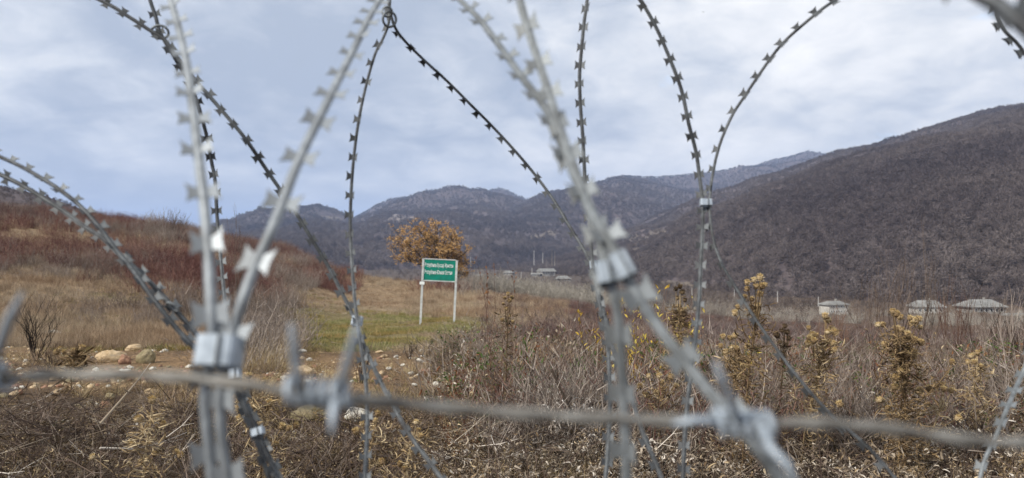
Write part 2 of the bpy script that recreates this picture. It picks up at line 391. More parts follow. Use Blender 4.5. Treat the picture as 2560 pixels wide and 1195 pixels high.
def grid_mesh(name, co, faces, m, cols=None):
    me = bpy.data.meshes.new(name); me.vertices.add(len(co)); me.vertices.foreach_set('co', co.astype(np.float32).ravel())
    me.loops.add(len(faces)*4); me.loops.foreach_set('vertex_index', faces.astype(np.int32).ravel())
    me.polygons.add(len(faces)); me.polygons.foreach_set('loop_start', np.arange(0, len(faces)*4, 4, dtype=np.int32))
    me.update(calc_edges=True); me.validate()
    if cols is not None:
        a = me.color_attributes.new('gcol', 'FLOAT_COLOR', 'POINT'); a.data.foreach_set('color', np.hstack([cols, np.ones((len(cols), 1))]).astype(np.float32).ravel())
    me.materials.append(m); me.polygons.foreach_set('use_smooth', [True]*len(me.polygons))
    o = bpy.data.objects.new(name, me); COL.objects.link(o); return o
gx = np.clip(1280+F*co[:, 0]/np.maximum(co[:, 1], .5), -1500, 3400); gd = np.maximum(co[:, 1], .5)
gx = gx + 60*np.sin(gd*.9)+30*np.sin(gd*2.3)
ground = grid_mesh('ground', co, faces[:, ::-1], M['ground'], gcolor(gx, gd*(1+.06*np.sin(co[:, 0]*1.9)+.04*np.sin(co[:, 0]*4.3+1))))
fc = ground.data.polygons[len(ground.data.polygons)//2].normal.z
if fc < 0: ground.data.flip_normals()
tag(ground, kind='structure')
# small centre disc closes the sheet under the photographer
mb = MB(); mb.add([(0, 0, 0)]+[(.31*math.cos(a), .31*math.sin(a), h1(0, .2)) for a in np.linspace(0, 2*math.pi, 17)[:-1]], [(0, i+1, (i+1) % 16+1) for i in range(16)])
tag(mb.obj('ground_patch', M['ground']), kind='structure')

# ------------------------------------------------------------------ mountains
def mountain(name, ridge, foot, nu, nv, amp, wl, seed, prof=.85, back=.5):
    r = np.array(ridge, float); fo = np.array(foot, float)
    lo, hi = r[0, 0], r[-1, 0]; pxs = np.linspace(lo, hi, nu)
    ry = np.interp(pxs, r[:, 0], r[:, 1]); rD = np.interp(pxs, r[:, 0], r[:, 2]); fD = np.interp(pxs, fo[:, 0], fo[:, 1])
    ry = ry + np.array([noise.noise(Vector((p*.02, seed, 0)))*3+noise.noise(Vector((p*.07, seed, 4)))*1.5 for p in pxs])
    t_ = np.linspace(0, 1+back, nv); PX, TT = np.meshgrid(pxs, t_)
    RD = np.tile(rD, (nv, 1)); FD = np.tile(fD, (nv, 1)); RY = np.tile(ry, (nv, 1))
    zr = EYE+(640-RY)/F*RD
    D = FD+(RD-FD)*TT; Xf = (PX-1280)/F
    base = hgt(Xf[0]*FD[0], FD[0]); ZF = np.tile(np.minimum(base, -3 if FD.min() < 200 else -10)-2, (nv, 1))
    k = np.clip(TT, 0, 1); Zm = ZF+(zr-ZF)*np.power(k, prof)
    Zm = np.where(TT > 1, zr-(TT-1)*(RD-FD)*.35*(1+(TT-1)), Zm)
    Xw = Xf*D
    nz = np.array([noise.fractal(Vector((a/wl, b/(wl*1.7), seed)), .9, 2.1, 6) for a, b in zip(Xw.ravel(), D.ravel())]).reshape(Xw.shape)
    rg = np.array([1-abs(noise.noise(Vector((a/(wl*.8)+.25*math.sin(b/wl), b/(wl*3.2), seed+7)))) for a, b in zip(Xw.ravel(), D.ravel())]).reshape(Xw.shape)
    env = np.clip(np.sin(np.pi*np.clip(TT, 0, 1))**.7, 0, 1)
    Zm = Zm+(nz*amp+(rg-.8)*amp*1.5)*env*np.clip((zr-ZF)/120, 0, 1)*np.clip((Zm-ZF)/np.maximum(zr-ZF, 1), 0, 1)
    c_ = np.stack([Xw, D, Zm], -1).reshape(-1, 3)
    i_, j_ = np.meshgrid(np.arange(nv-1), np.arange(nu-1), indexing='ij')
    fs = np.stack([i_*nu+j_, i_*nu+j_+1, (i_+1)*nu+j_+1, (i_+1)*nu+j_], -1).reshape(-1, 4)
    o = grid_mesh(name, c_, fs, M['slope']); tag(o, kind='structure')
    return dict(o=o, X=Xw, D=D, Z=Zm, t=t_, px=pxs)
def on_mountain(mt, px, t):
    j = np.clip(np.interp(px, mt['px'], np.arange(len(mt['px']))), 0, len(mt['px'])-1.001); i = np.clip(np.interp(t, mt['t'], np.arange(len(mt['t']))), 0, len(mt['t'])-1.001)
    j0 = j.astype(int); i0 = i.astype(int); fj = j-j0; fi = i-i0
    def g(A): return A[i0, j0]*(1-fi)*(1-fj)+A[i0+1, j0]*fi*(1-fj)+A[i0, j0+1]*(1-fi)*fj+A[i0+1, j0+1]*fi*fj
    return np.stack([g(mt['X']), g(mt['D']), g(mt['Z'])], -1)
m_right = mountain('hill', [(1000,690,1500),(1150,680,1600),(1300,650,1700),(1440,614,1800),(1540,584,1850),(1640,549,1850),(1700,526,1800),(1800,492,1750),(1900,455,1700),(2000,420,1700),(2100,386,1650),(2200,360,1600),(2300,332,1550),(2400,300,1500),(2480,280,1450),(2560,266,1400),(2700,240,1350),(3000,190,1250),(3700,150,1100)],
    [(1000,1350),(1200,1100),(1400,780),(1600,520),(1900,330),(2300,275),(2560,262),(3700,250)], 420, 130, 40, 260, 1.3, .8)
m_mid = mountain('hill', [(820,668,2600),(950,640,2800),(1050,608,2900),(1130,574,3000),(1200,548,3050),(1300,517,3100),(1400,489,3150),(1480,466,3200),(1520,450,3300),(1550,440,3400),(1600,442,3600),(1650,441,3900),(1800,430,4300),(1900,411,4600),(1960,393,4800),(2020,381,5000),(2090,391,5000),(2200,430,4900),(2500,480,4600)],
    [(820,1150),(1200,1150),(1600,1500),(2500,2000)], 300, 90, 85, 480, 5.1, .85)
m_far = mountain('hill', [(300,655,3000),(400,625,3000),(480,598,3000),(560,577,3100),(620,562,3200),(680,546,3200),(740,528,3200),(790,520,3200),(850,532,3300),(885,541,3500),(930,520,3900),(980,503,4300),(1060,490,4700),(1110,483,4900),(1145,478,5000),(1180,486,5000),(1240,489,5000),(1300,503,5000),(1350,516,5000),(1500,560,4900)],
    [(300,900),(800,1000),(1500,1300)], 300, 90, 100, 520, 9.7, .8)
m_blue = mountain('hill', [(-900,560,8600),(-200,590,8600),(300,590,8800),(480,565,8800),(560,552,8800),(600,549,8800),(680,556,8800),(800,575,8800),(1100,560,8800),(1250,520,8800),(1290,507,8800),(1340,498,8800),(1400,486,8800),(1460,479,8800),(1550,490,8800),(1800,520,8800),(3800,520,8300)],
    [(-900,5600),(3800,5600)], 240, 30, 120, 1500, 2.2, .9, .05)
m_left = mountain('hill', [(-2600,330,330),(-800,395,330),(-200,440,340),(0,464,350),(60,476,350),(120,492,350),(200,520,360),(300,552,370),(400,582,380),(500,606,400),(620,640,420)],
    [(-2600,120),(-200,125),(300,140),(620,190)], 200, 60, 4, 60, 13.3, .8)

# ------------------------------------------------------------------ haze
mh = bpy.data.materials.new('thin_air'); mh.use_nodes = True; t = mh.node_tree
for n in list(t.nodes): t.nodes.remove(n)
o_ = nd(t, 'ShaderNodeOutputMaterial'); pv = nd(t, 'ShaderNodeVolumePrincipled'); t.links.new(pv.outputs[0], o_.inputs['Volume'])
pv.inputs['Color'].default_value = (.46, .63, 1, 1); pv.inputs['Density'].default_value = 0.00012; pv.inputs['Anisotropy'].default_value = .1
mb = MB(); mb.box((0, 4600, 390), (24000, 10400+9200, 822)); hz_o = mb.obj('haze', mh)
tag(hz_o, kind='stuff')

# ------------------------------------------------------------------ forests on the hills
def crown_mesh(name, m, h, w, n, tw, trunk=True, up=.4):
    mb = MB()
    if trunk: mb.tube([(0, 0, 0), (0, 0, h*.45), (.05*h, 0, h*.75)], [tw*1.3, tw, tw*.4], 3, False)
    for k in range(n):
        d = rdir(-.1, 1); p = Vector((d.x*w/2, d.y*w/2, h*.42+d.z*h*.5))*random.uniform(.55, 1)
        p.z = max(p.z, h*.2)
        dd = (Vector((d.x, d.y, d.z+up))+rdir()*.75)
        mb.blade(p-dd.normalized()*h*.12, dd, h*random.uniform(.12, .26), tw*random.uniform(.6, 1.5), .1, 1)
    return mb.mesh(name, m)
F3 = [crown_mesh('bare_crown', M['forest'], random.uniform(6.5, 9.5), random.uniform(6, 9), 170, .2, True, 0.0) for _ in range(5)]
def tof(mt, px, py):
    t_ = np.linspace(0, 1, 240); P = on_mountain(mt, np.full(240, float(px)), t_)
    y = 640-(P[:, 2]-EYE)*F/P[:, 1]; return float(np.interp(-py, -np.maximum.accumulate(y[::-1])[::-1], t_))
MEADOW = []
for mt_, x0, x1, y0, y1 in ((m_right, 1520, 1700, 602, 586), (m_right, 1440, 1580, 706, 692), (m_right, 1560, 1700, 622, 612), (m_mid, 1270, 1400, 600, 586), (m_far, 965, 1045, 556, 540), (m_far, 760, 860, 548, 541), (m_right, 1640, 1740, 716, 708)):
    xm = (x0+x1)/2; ta, tb = sorted((tof(mt_, xm, y0), tof(mt_, xm, y1))); MEADOW.append((mt_, x0, x1, ta, tb))
def forest(mt, n, size, label, pxr, tmax=1.02, tp=1.0):
    px = rng.uniform(*pxr, n); t_ = rng.uniform(0, 1, n)**tp*tmax
    keep = np.ones(n, bool)
    for (m_, x0, x1, ta, tb) in MEADOW:
        if m_ is mt:
            q = ((px-(x0+x1)/2)/((x1-x0)/2))**2+((t_-(ta+tb)/2)/((tb-ta)/2+.004))**2
            keep &= ~((q < 1) & (rng.uniform(0, 1, n) < .9))
    px, t_ = px[keep], t_[keep]; n = len(px)
    P = on_mountain(mt, px, t_)
    P[:, 2] -= .3; R = np.zeros((n, 3)); R[:, 2] = rng.uniform(0, 6.28, n); R[:, 0] = rng.normal(0, .06, n)
    sc = rng.uniform(.5, 1.35, n)*size*(1+.35*vnoise(P[:, 0], P[:, 1], .004, 2.))
    instancer('bare_forest', F3, P, R, sc, label=label, cat='forest')
    # a denser fringe along the ridge line
forest(m_right, 46000, .85, 'grey-purple leafless forest covering the big near hill on the right', (1150, 2900))
forest(m_mid, 26000, 1.5, 'bluish leafless forest on the middle ridge behind the big hill', (850, 2300))
forest(m_far, 24000, 1.6, 'leafless forest on the rounded mountain behind the sign and rusty oak', (330, 1480))
forest(m_left, 1500, .30, 'dark scrub dotting the hillside behind the left slope', (-400, 560))
for mt, n, pr, s_ in ((m_right, 1600, (1300, 2800), .9), (m_mid, 1600, (900, 2200), 1.1), (m_far, 1500, (450, 1400), 1.2)):
    px = rng.uniform(*pr, n); P = on_mountain(mt, px, np.full(n, .995)); R = np.zeros((n, 3)); R[:, 2] = rng.uniform(0, 6, n)
    instancer('ridge_trees', F3, P, R, rng.uniform(.6, 1.3, n)*s_, label={1600: 'row of bare trees standing against the sky on a forested ridge', 1500: 'row of bare trees against the sky on the mountain behind the sign'}[n], cat='forest')

# pale cliff on the far mountain, and terraces of grass on the slopes
def patch(name, mt, pxs, ts, m, label, cat, lift=3., jit=.5):
    nu, nv = 26, 10; PX = np.linspace(pxs[0], pxs[1], nu); TT = np.linspace(ts[0], ts[1], nv); A, B = np.meshgrid(PX, TT)
    e = np.sin(np.linspace(0, np.pi, nv))[:, None]*np.sin(np.linspace(0, np.pi, nu))[None, :]
    B = B+ (np.array([noise.noise(Vector((a*.05, 3.3, ts[0]))) for a in PX])*(ts[1]-ts[0])*jit)[None, :]
    P = on_mountain(mt, A.ravel(), B.ravel()); P[:, 2] += (e.ravel()-.18)*lift*1.5+lift*.3*vnoise(P[:, 0], P[:, 1], .02, 1.)
    i_, j_ = np.meshgrid(np.arange(nv-1), np.arange(nu-1), indexing='ij')
    fs = np.stack([i_*nu+j_, i_*nu+j_+1, (i_+1)*nu+j_+1, (i_+1)*nu+j_], -1).reshape(-1, 4)
    o = grid_mesh(name, P, fs, m); tag(o, kind='structure'); return o
M['dryfield'] = simple('dry_hill_meadow', (.11, .088, .07), (.18, .145, .11), .04, .95, 0, .3, 1)
for (m_, x0, x1, ta, tb) in MEADOW:
    patch('cliff' if m_ is m_far and x0 > 900 else 'meadow', m_, (x0, x1), (ta-.004, tb+.004), M['cliff'] if m_ is m_far and x0 > 900 else M['dryfield'], '', '', 1.0 if m_ is m_right else 3)

# ------------------------------------------------------------------ generic scatter over the ground
def scatter(n, pxr, dr, dens=None, logd=True, spread=0):
    px = rng.uniform(*pxr, n); u = rng.uniform(0, 1, n)
    d = np.sqrt(dr[0]**2+u*(dr[1]**2-dr[0]**2)) if not logd else np.exp(np.log(dr[0])+u*(math.log(dr[1]/dr[0])))
    X = (px-1280)/F*d
    if dens is not None:
        k = rng.uniform(0, 1, n) < dens(px, d, X); px, d, X = px[k], d[k], X[k]
    P = np.stack([X, d, hgt(X, d)], -1); return P, px, d
def rots(n, tilt=.1):
    R = rng.normal(0, tilt, (n, 3)); R[:, 2] = rng.uniform(0, 6.283, n); return R
def tuft(name, m, n, r, h, w, bend, spread=.4, seg=2):
    mb = MB()
    for k in range(n):
        a = random.uniform(0, 6.28); q = r*math.sqrt(random.random()); p = (q*math.cos(a), q*math.sin(a), 0)
        d = Vector((math.cos(a)*spread*random.random()+random.gauss(0, .15), math.sin(a)*spread*random.random()+random.gauss(0, .15), 1))
        mb.blade(p, d, h*random.uniform(.45, 1.15), w, bend*random.uniform(.3, 1.6), seg)
    return mb.mesh(name, m)
def brush(name, m, n, h, r, w, sub=4, spread=.3, crook=.55):
    """upright bare stems with side twigs"""
    mb = MB()
    for k in range(n):
        a = random.uniform(0, 6.28); q = r*math.sqrt(random.random()); p = Vector((q*math.cos(a), q*math.sin(a), 0))
        d = Vector((math.cos(a)*spread*random.random()+random.gauss(0, .12), math.sin(a)*spread*random.random()+random.gauss(0, .12), 1)).normalized()
        H = h*random.uniform(.5, 1.1); v = random.random(); pts = [p]
        for s_ in range(4):
            d = (d+rdir()*crook*.5).normalized(); pts.append(pts[-1]+d*H/4)
        side = rdir(-.2, .2)
        for i in range(4):
            w0, w1 = w*(1-i*.22), w*(1-(i+1)*.22)
            mb.add([pts[i]-side*w0/2, pts[i]+side*w0/2, pts[i+1]+side*w1/2, pts[i+1]-side*w1/2], [(0, 1, 2, 3)], v)
        for s_ in range(sub):
            i = random.choice((1, 2, 3, 4)); b_ = pts[i]; dd = (d+rdir(-.3, .6)*.9).normalized()
            mb.blade(b_, dd, H*random.uniform(.12, .3), w*.6, 0, 1, v*.7+random.random()*.3)
    return mb.mesh(name, m)
def litter(name, m, n, r, h, L_, mt2=None):
    mb = MB()
    for k in range(n):
        a = random.uniform(0, 6.28); q = r*math.sqrt(random.random()); p = (q*math.cos(a), q*math.sin(a), random.uniform(0, h)*(1-q/r*.5))
        l = L_*random.uniform(.4, 1.2)
        mb.leaf(p, rdir(-.4, .8), l, l*random.uniform(.09, .24), random.uniform(1.5, 5)*random.choice((-1, 1)), 4, None, random.uniform(.1, .5))
    return mb.mesh(name, m)
def twigs(name, m, n, r, h, L_, w):
    mb = MB()
    for k in range(n):
        p = Vector((random.uniform(-r, r), random.uniform(-r, r), random.uniform(0, h))); d = rdir(-.2, .7); v = random.random()
        l = L_*random.uniform(.3, 1.2); q = p+d*l*.5+rdir()*l*.08; e = q+(d+rdir()*.35)*l*.5
        mb.tube([p, q, e], [w/2, w*.4, w*.15], 3, False, v)
        for s_ in range(2): mb.tube([q, q+(d+rdir()*.8)*l*.25], [w*.3, w*.1], 3, False, v)
    return mb.mesh(name, m)

def nz(X, d, s, seed): return vnoise(X, d, s, seed)
# -- forest of the valley floor
VT = [crown_mesh('valley_tree_crown', M['valleytree'], random.uniform(3.5, 7), random.uniform(3, 5), 110, .11) for _ in range(5)]
P, px, d = scatter(19000, (500, 3000), (100, 1500), lambda px, d, X: np.clip(.5+1.3*nz(X, d, .012, 4.)+np.where((d > 235) & (px > 1450), .6, 0)-np.where((d > 170) & (d < 235), .25, 0), 0, 1)*np.where((px < 1250) & (d < 500), .3, 1))
instancer('valley_wood', VT, P-[0, 0, .2], rots(len(P), .05), rng.uniform(.35, 1.0, len(P))*np.interp(d, [100, 200, 235, 250, 700, 1300], [.45, .45, .5, .85, 1.0, 1.4])*np.where((px > 2020) & (d < 225), .5, 1), label='leafless scrub and trees covering the valley floor around the village', cat='wood')
WL = [brush('willow_clump', M['willow'], 46, 2.6, .8, .035, 8, .8) for _ in range(4)]
P, px, d = scatter(1300, (1140, 1600), (62, 130), lambda px, d, X: np.clip(1.2-np.abs(px-1360)/230, 0, 1))
instancer('willow_scrub', WL, P, rots(len(P), .12), rng.uniform(.42, .85, len(P)), label='pale grey bare willow scrub below the right side of the sign', cat='scrub')
P, px, d = scatter(700, (1480, 2900), (85, 205), lambda px, d, X: np.clip(.2+1.2*nz(X, d, .03, 9.), 0, 1))
instancer('pale_saplings', WL, P, rots(len(P), .08), rng.uniform(.5, 1.2, len(P)), label='scattered pale leafless saplings in the valley before the right-hand houses', cat='scrub')
# -- brush
RB = [brush('red_brush_clump', M['red'], 60, .75, .35, .012, 5, .5) for _ in range(4)]
GB = [brush('grey_brush_clump', M['greybr'], 60, .9, .4, .013, 6, .6) for _ in range(4)]
ST = [tuft('straw_tuft', M['straw'], 60, .22, .42, .009, .5, .5) for _ in range(4)]
GT = [tuft('golden_tuft', M['gold'], 70, .14, .42, .006, .9, .7, 3) for _ in range(4)]
SG = [tuft('short_turf', M['green_g'], 70, .26, .09, .010, .4, .6, 1) for _ in range(4)]
# red band across left slope
def redband(px, d, X):
    n_ = nz(X, d, .13, 8.); band = np.exp(-((d-37)/8)**2)*1.3+np.exp(-((d-66)/13)**2)*.75+np.where((px > 560) & (px < 880), .7, 0)*np.exp(-((d-45)/25)**2)
    return np.clip(band*(.55+1.4*n_), 0, 1)*np.where(px < 900, 1, 0)*np.where((px > 700) & (d < 45), 0, 1)
P, px, d = scatter(9000, (-300, 900), (24, 90), redband, False)
instancer('red_brush', RB, P, rots(len(P), .15), rng.uniform(0, 1, len(P))**2*1.1+.45, label='dark red-brown leafless bramble band across the left slope', cat='brush')
P, px, d = scatter(7000, (-300, 930), (17, 90), lambda px, d, X: np.clip(.25+1.1*nz(X, d, .1, 2.)+np.where((px > 540) & (px < 860) & (d > 20), .6*np.exp(-((px-(560+d*5.0))/110)**2), 0), 0, 1)*np.where((px > 640+d*3.2), 0, 1), False)
instancer('grey_brush', GB, P, rots(len(P), .15), rng.uniform(0, 1, len(P))**2*.9+.35, label='grey-brown bare brush on the left slope and beside the track', cat='brush')
# straw everywhere on slope and track
P, px, d = scatter(26000, (-300, 1420), (13, 95), lambda px, d, X: np.clip(np.where(d < 29, np.where((px > 690) & (px < 1230), .22-.9*nz(X, d, .35, 1.)+.5*nz(X, d, .9, 3.), .95), .95), 0, 1)*np.clip(.75+.6*nz(X, d, .2, 6.), 0, 1), True)
s_ = rng.uniform(.45, 1.1, len(P))*np.interp(d, [13, 20, 30, 60, 95], [.6, .8, .85, 1.1, 1.3])*np.where((px > 690) & (px < 1230) & (d < 29), .42, 1)*np.where((px > 760) & (px < 1020) & (d < 60), .6, 1)
instancer('straw_grass', ST, P, rots(len(P), .2), s_, label='dry straw-coloured grass on the slope and along the track', cat='grass')
P, px, d = scatter(13000, (130, 1330), (12.5, 40), lambda px, d, X: np.clip(np.where(px < 640, .4, 1)*np.where((d > 31), .3, 1)*(.35+1.5*nz(X, d, .35, 1.)+.6*nz(X, d, 1.1, 4.)), 0, 1))
instancer('green_turf', SG, P, rots(len(P), .1), rng.uniform(.6, 1.2, len(P)), label='short green turf around the feet of the sign posts', cat='grass')
# golden tufts at (600-720, 760-930) and elsewhere
P, px, d = scatter(750, (560, 760), (9., 16), lambda px, d, X: np.clip(1.1-abs(px-655-(d-11)*9)/80, 0, 1)*np.clip(.6+1.5*nz(X, d, 1.3, 3.), .1, 1))
instancer('golden_grass', GT+ST[:2]+GB[:1], P, rots(len(P), .3), rng.uniform(.35, 1.15, len(P)), label='tall golden grass bank between the near wire bundle and the dirt patch', cat='grass')
P, px, d = scatter(420, (1150, 1750), (3.9, 5.4), lambda px, d, X: np.clip(1.1-abs(px-1480)/240, 0, 1))
instancer('golden_grass', GT, P, rots(len(P), .3), rng.uniform(.25, .6, len(P)), label='low golden grass at the bottom of the picture beside the flat tan stone', cat='grass')
# right side mid brush: thick reddish/brown thicket falling into the valley
P, px, d = scatter(8000, (1190, 3000), (10.5, 75), lambda px, d, X: np.clip(.75+nz(X, d, .12, 12.), 0, 1)*np.where((px < 1330) & (d < 32) & (d > 13), .1, 1))
k = rng.uniform(0, 1, len(P)) < np.where(px < 1750, .45, .22)
instancer('red_thicket', RB, P[k], rots(k.sum(), .2), rng.uniform(.6, 1.15, k.sum())*np.interp(d[k], [9, 14, 25, 75], [.85, .55, .42, .5]), label='reddish bare thicket filling the ground on the right', cat='thicket')
TB = [brush('thicket_clump', M['thicket'], 60, .9, .4, .013, 6, .7, .7) for _ in range(4)]
instancer('grey_thicket', TB, P[~k], rots((~k).sum(), .2), rng.uniform(.6, 1.2, (~k).sum())*np.interp(d[~k], [9, 14, 25, 75], [.85, .55, .42, .5]), label='grey-brown bare thicket filling the ground on the right', cat='thicket')
P, px, d = scatter(2600, (1230, 2900), (7.5, 22), lambda px, d, X: np.clip(.6+nz(X, d, .3, 2.), 0, 1)*np.where((px < 1330) & (d > 12), .1, 1))
instancer('straw_grass', ST, P, rots(len(P), .35), rng.uniform(.6, 1.3, len(P)), label='dry straw tangled through the thicket on the right', cat='grass')

def stone_mesh(name, m, seed, sub=3, flat=.7, ang=.35):
    import bmesh
    bm = bmesh.new(); bmesh.ops.create_icosphere(bm, subdivisions=sub, radius=1)
    for v in bm.verts:
        p = v.co.copy(); n_ = noise.noise(p*.9+Vector((seed, 0, 0)))*ang+noise.noise(p*2.3+Vector((0, seed, 0)))*ang*.3
        c = noise.cell(p*1.1+Vector((seed, seed, 0)))*.06
        v.co = p*(1+n_+c); v.co.z *= flat
    me = bpy.data.meshes.new(name); bm.to_mesh(me); bm.free(); me.materials.append(m)
    me.polygons.foreach_set('use_smooth', [True]*len(me.polygons)); return me
stones = [
 (273,889,60,38,'rock_tan','large smooth tan boulder left of the reddish stone',1.2,.3,.12),
 (308,899,28,30,'rock_red','small angular reddish stone wedged between two boulders',2.7,.2,.5),
 (362,890,44,42,'rock_moss','rounded mossy grey-brown boulder right of the reddish stone',3.9,0,-.2),
 (388,867,24,15,'rock_tan','small oval stone above the mossy boulder',4.4,.5,0),
 (330,870,40,20,'rock_tan','low tan stone just behind the reddish stone',5.1,.7,.1),
 (235,842,44,16,'rock_tan','long flat tan stone at the edge of the turf on the left',6.6,.2,.1),
 (122,832,52,15,'rock_pale','whitish slab behind the black shrub on the far left',7.3,.1,0),
 (42,849,22,10,'rock_pale','small pale stone at the far left under the black shrub',8.2,0,0),
 (250,870,14,13,'rock_moss','small grey stone just above the large tan boulder',9.4,0,0),
 (309,929,26,12,'rock_pale','flat pale stone touching the top of the barbed wire on the left',10.8,0,0),
 (324,918,16,9,'rock_pale','thin white chip below the reddish stone',11.9,.4,.3),
 (378,982,34,20,'rock_tan','tan stone lying alone among the dry leaves below the barbed wire',12.1,.3,.15),
 (273,990,22,18,'rock_moss','dull greenish stone half sunk in leaves below the barbed wire',13.3,0,0),
 (760,928,50,32,'rock_tan','oval tan boulder on the dirt right of the golden grass',14.5,.2,.35),
 (754,878,24,12,'rock_pale','small white stone above the oval tan boulder',15.2,0,0),
 (773,899,16,11,'rock_pale','little pale stone between the white stone and the tan boulder',16.4,0,0),
 (768,954,22,10,'rock_pale','pale stone just under the oval tan boulder',17.1,0,0),
 (770,1036,90,44,'rock_moss','wide flat olive-brown boulder under the wire barb',18.6,.2,.2),
 (888,1040,62,34,'rock_pale','bright cream boulder below the barbed wire',19.3,.1,.05),
 (948,880,20,8,'rock_tan','small flat stone at the top of the dirt mound',20.2,0,0),
 (1051,903,20,14,'rock_pale','white stone at the foot of the black twigs near the sign',21.1,0,.3),
 (972,922,14,9,'rock_pale','small white stone on the dirt mound in the middle',22.8,0,.2),
 (1007,914,12,7,'rock_pale','tiny white stone right of the dirt mound top',23.1,0,0),
 (1091,962,20,15,'rock_pale','round cream stone at the lower right of the dirt patch',24.7,0,0),
 (1062,930,30,16,'rock_red','dull reddish stone among white pebbles',25.9,0,0),
 (1075,926,18,10,'rock_pale','white pebble upon the right edge of the dirt patch',26.4,0,0),
 (1036,962,16,9,'rock_pale','pale chip below the group of white pebbles',27.5,.4,.2),
 (1267,1121,66,34,'rock_tan','flat tan stone lying in the dark ditch at the bottom',28.3,.1,-.25),
 (1040,1166,14,8,'rock_pale','small pale pebble at the bottom edge below the middle wires',29.0,0,0),
]
CLR = []
for a_ in stones:
    if a_[1] > 915 and a_[2] > 15:
        p = hit(a_[0], a_[1]+a_[3]*.42); CLR.append((p.x, p.y, a_[2]*p.y/F, 1.0 if a_[2] > 40 else .6))
def clear(P):
    k = np.ones(len(P), bool)
    for (x, y, w, q) in CLR: k &= ~((np.abs(P[:, 0]-x) < w*.5+.10*q) & (P[:, 1] > y-.75*q) & (P[:, 1] < y+w*.8+.1))
    return k
# -- foreground mat
LT = [litter('leaf_litter_clump', M['litter'], 34, .20, .13, .058) for _ in range(5)]
LB = [litter('brown_leaf_clump', M['litter_b'], 34, .20, .12, .05) for _ in range(4)]
TW = [twigs('twig_tangle', M['twig'], 22, .24, .16, .3, .005) for _ in range(5)]
TWp = [twigs('pale_twig_tangle', M['litter'], 16, .26, .16, .28, .004) for _ in range(3)]
def fore(px, d, X):
    front = np.where(px < 1120, 6.2, 11.5); return np.clip((front-d)*1.4, 0, 1)*clear(np.stack([X, d], -1))*np.where(((px-1300)/190)**2+((d-5.25)/.5)**2 < 1, .12, 1)
def lows(px, d): return np.where(px < 1120, np.interp(d, [4.8, 6.2], [1, .45]), 1)
P, px, d = scatter(9500, (-250, 2850), (2.9, 12), lambda px, d, X: fore(px, d, X)*np.clip(.6+1.1*nz(X, d, .9, 7.), .12, 1))
P[:, 2] += np.where(px > 1120, rng.uniform(0, 1, len(P))**2*.28, rng.uniform(0, .05, len(P)))
instancer('leaf_litter', LT, P, rots(len(P), .5), rng.uniform(.5, 1.15, len(P))*lows(px, d), label='mat of pale curled dry leaves in the foreground', cat='dead leaves')
P, px, d = scatter(8500, (-250, 2850), (2.9, 12), lambda px, d, X: fore(px, d, X)*np.clip(.6-1.1*nz(X, d, .9, 7.), .15, 1))
P[:, 2] += np.where(px > 1120, rng.uniform(0, 1, len(P))**2*.3, rng.uniform(0, .05, len(P)))
instancer('brown_litter', LB, P, rots(len(P), .5), rng.uniform(.5, 1.15, len(P))*lows(px, d), label='brown dead leaves and thistle scraps in the foreground', cat='dead leaves')
P, px, d = scatter(2300, (-250, 2850), (3, 12), fore); P[:, 2] += rng.uniform(0, .12, len(P))
instancer('fallen_twigs', TW+TWp[:1], P, rots(len(P), .3), rng.uniform(.5, 1.2, len(P))*lows(px, d), label='tangle of dead twigs lying through the foreground leaves', cat='twigs')
P, px, d = scatter(2600, (-250, 2900), (3.4, 10.5), lambda px, d, X: np.clip(.15+1.2*nz(X, d, .7, 14.), 0, 1)*np.where(px > 1100, 1, np.where(d < 6.0, .8, .12))*clear(np.stack([X, d], -1)))
instancer('weed_grass', GT+ST[:2], P, rots(len(P), .35), rng.uniform(.35, 1.0, len(P)), label='dry golden grass and weed stalks rooted through the foreground leaves', cat='grass')
def leafy(name, m, n, h, r_, nl, ls):
    mb = MB()
    for k in range(n):
        a = random.uniform(0, 6.28); q = r_*math.sqrt(random.random()); p = Vector((q*math.cos(a), q*math.sin(a), 0)); d = (Vector((0, 0, 1))+rdir()*.45).normalized(); H = h*random.uniform(.5, 1.1); pts = [p]
        for s_ in range(4): d = (d+rdir()*.28+Vector((0, 0, .05))).normalized(); pts.append(pts[-1]+d*H/4)
        mb.tube(pts, [.0028, .0024, .002, .0014, .0008], 3, False, random.random()*.6)
        for s_ in range(nl):
            f_ = random.uniform(.15, 1)*3.999; i = int(f_); b_ = pts[i].lerp(pts[i+1], f_-i)
            e_ = b_+rdir(-.2, .8)*random.uniform(.01, .09); mb.tube([b_, e_], [.0012, .0006], 3, False, .2)
            mb.leaf(e_, rdir(-.8, .7), ls*random.uniform(.4, 1.3), ls*random.uniform(.10, .3), random.choice((-1, 1))*random.uniform(.8, 4.5), 3, None, .4)
    return mb.mesh(name, m)
M['weedleaf'] = veg('tan_weed_leaves', [(.07, .045, .022), (.19, .125, .06), (.33, .24, .125), (.50, .40, .26)])
LW = [leafy('leafy_weed', M[k_], 7, .5, .12, 16, .05) for k_ in ('weedleaf', 'weedleaf', 'litter', 'litter_b', 'rleaf', 'gleaf')]
P, px, d = scatter(3300, (1130, 2900), (4.4, 12), lambda px, d, X: np.clip(.75+1.0*nz(X, d, .5, 31.), .1, 1)*clear(np.stack([X, d], -1)))
ix = rng.choice(6, len(P), p=[.3, .26, .2, .14, .06, .04])
instancer('dry_leafy_weeds', LW, P, rots(len(P), .28), rng.uniform(.55, 1.2, len(P))*np.interp(d, [4.4, 6, 12], [.55, 1, 1.1]), ix, label='tangle of tan and ochre leafy weed stalks from the centre to the right edge', cat='weeds')
P, px, d = scatter(1100, (-250, 1130), (3.2, 6.2), lambda px, d, X: clear(np.stack([X, d], -1))*1.0)
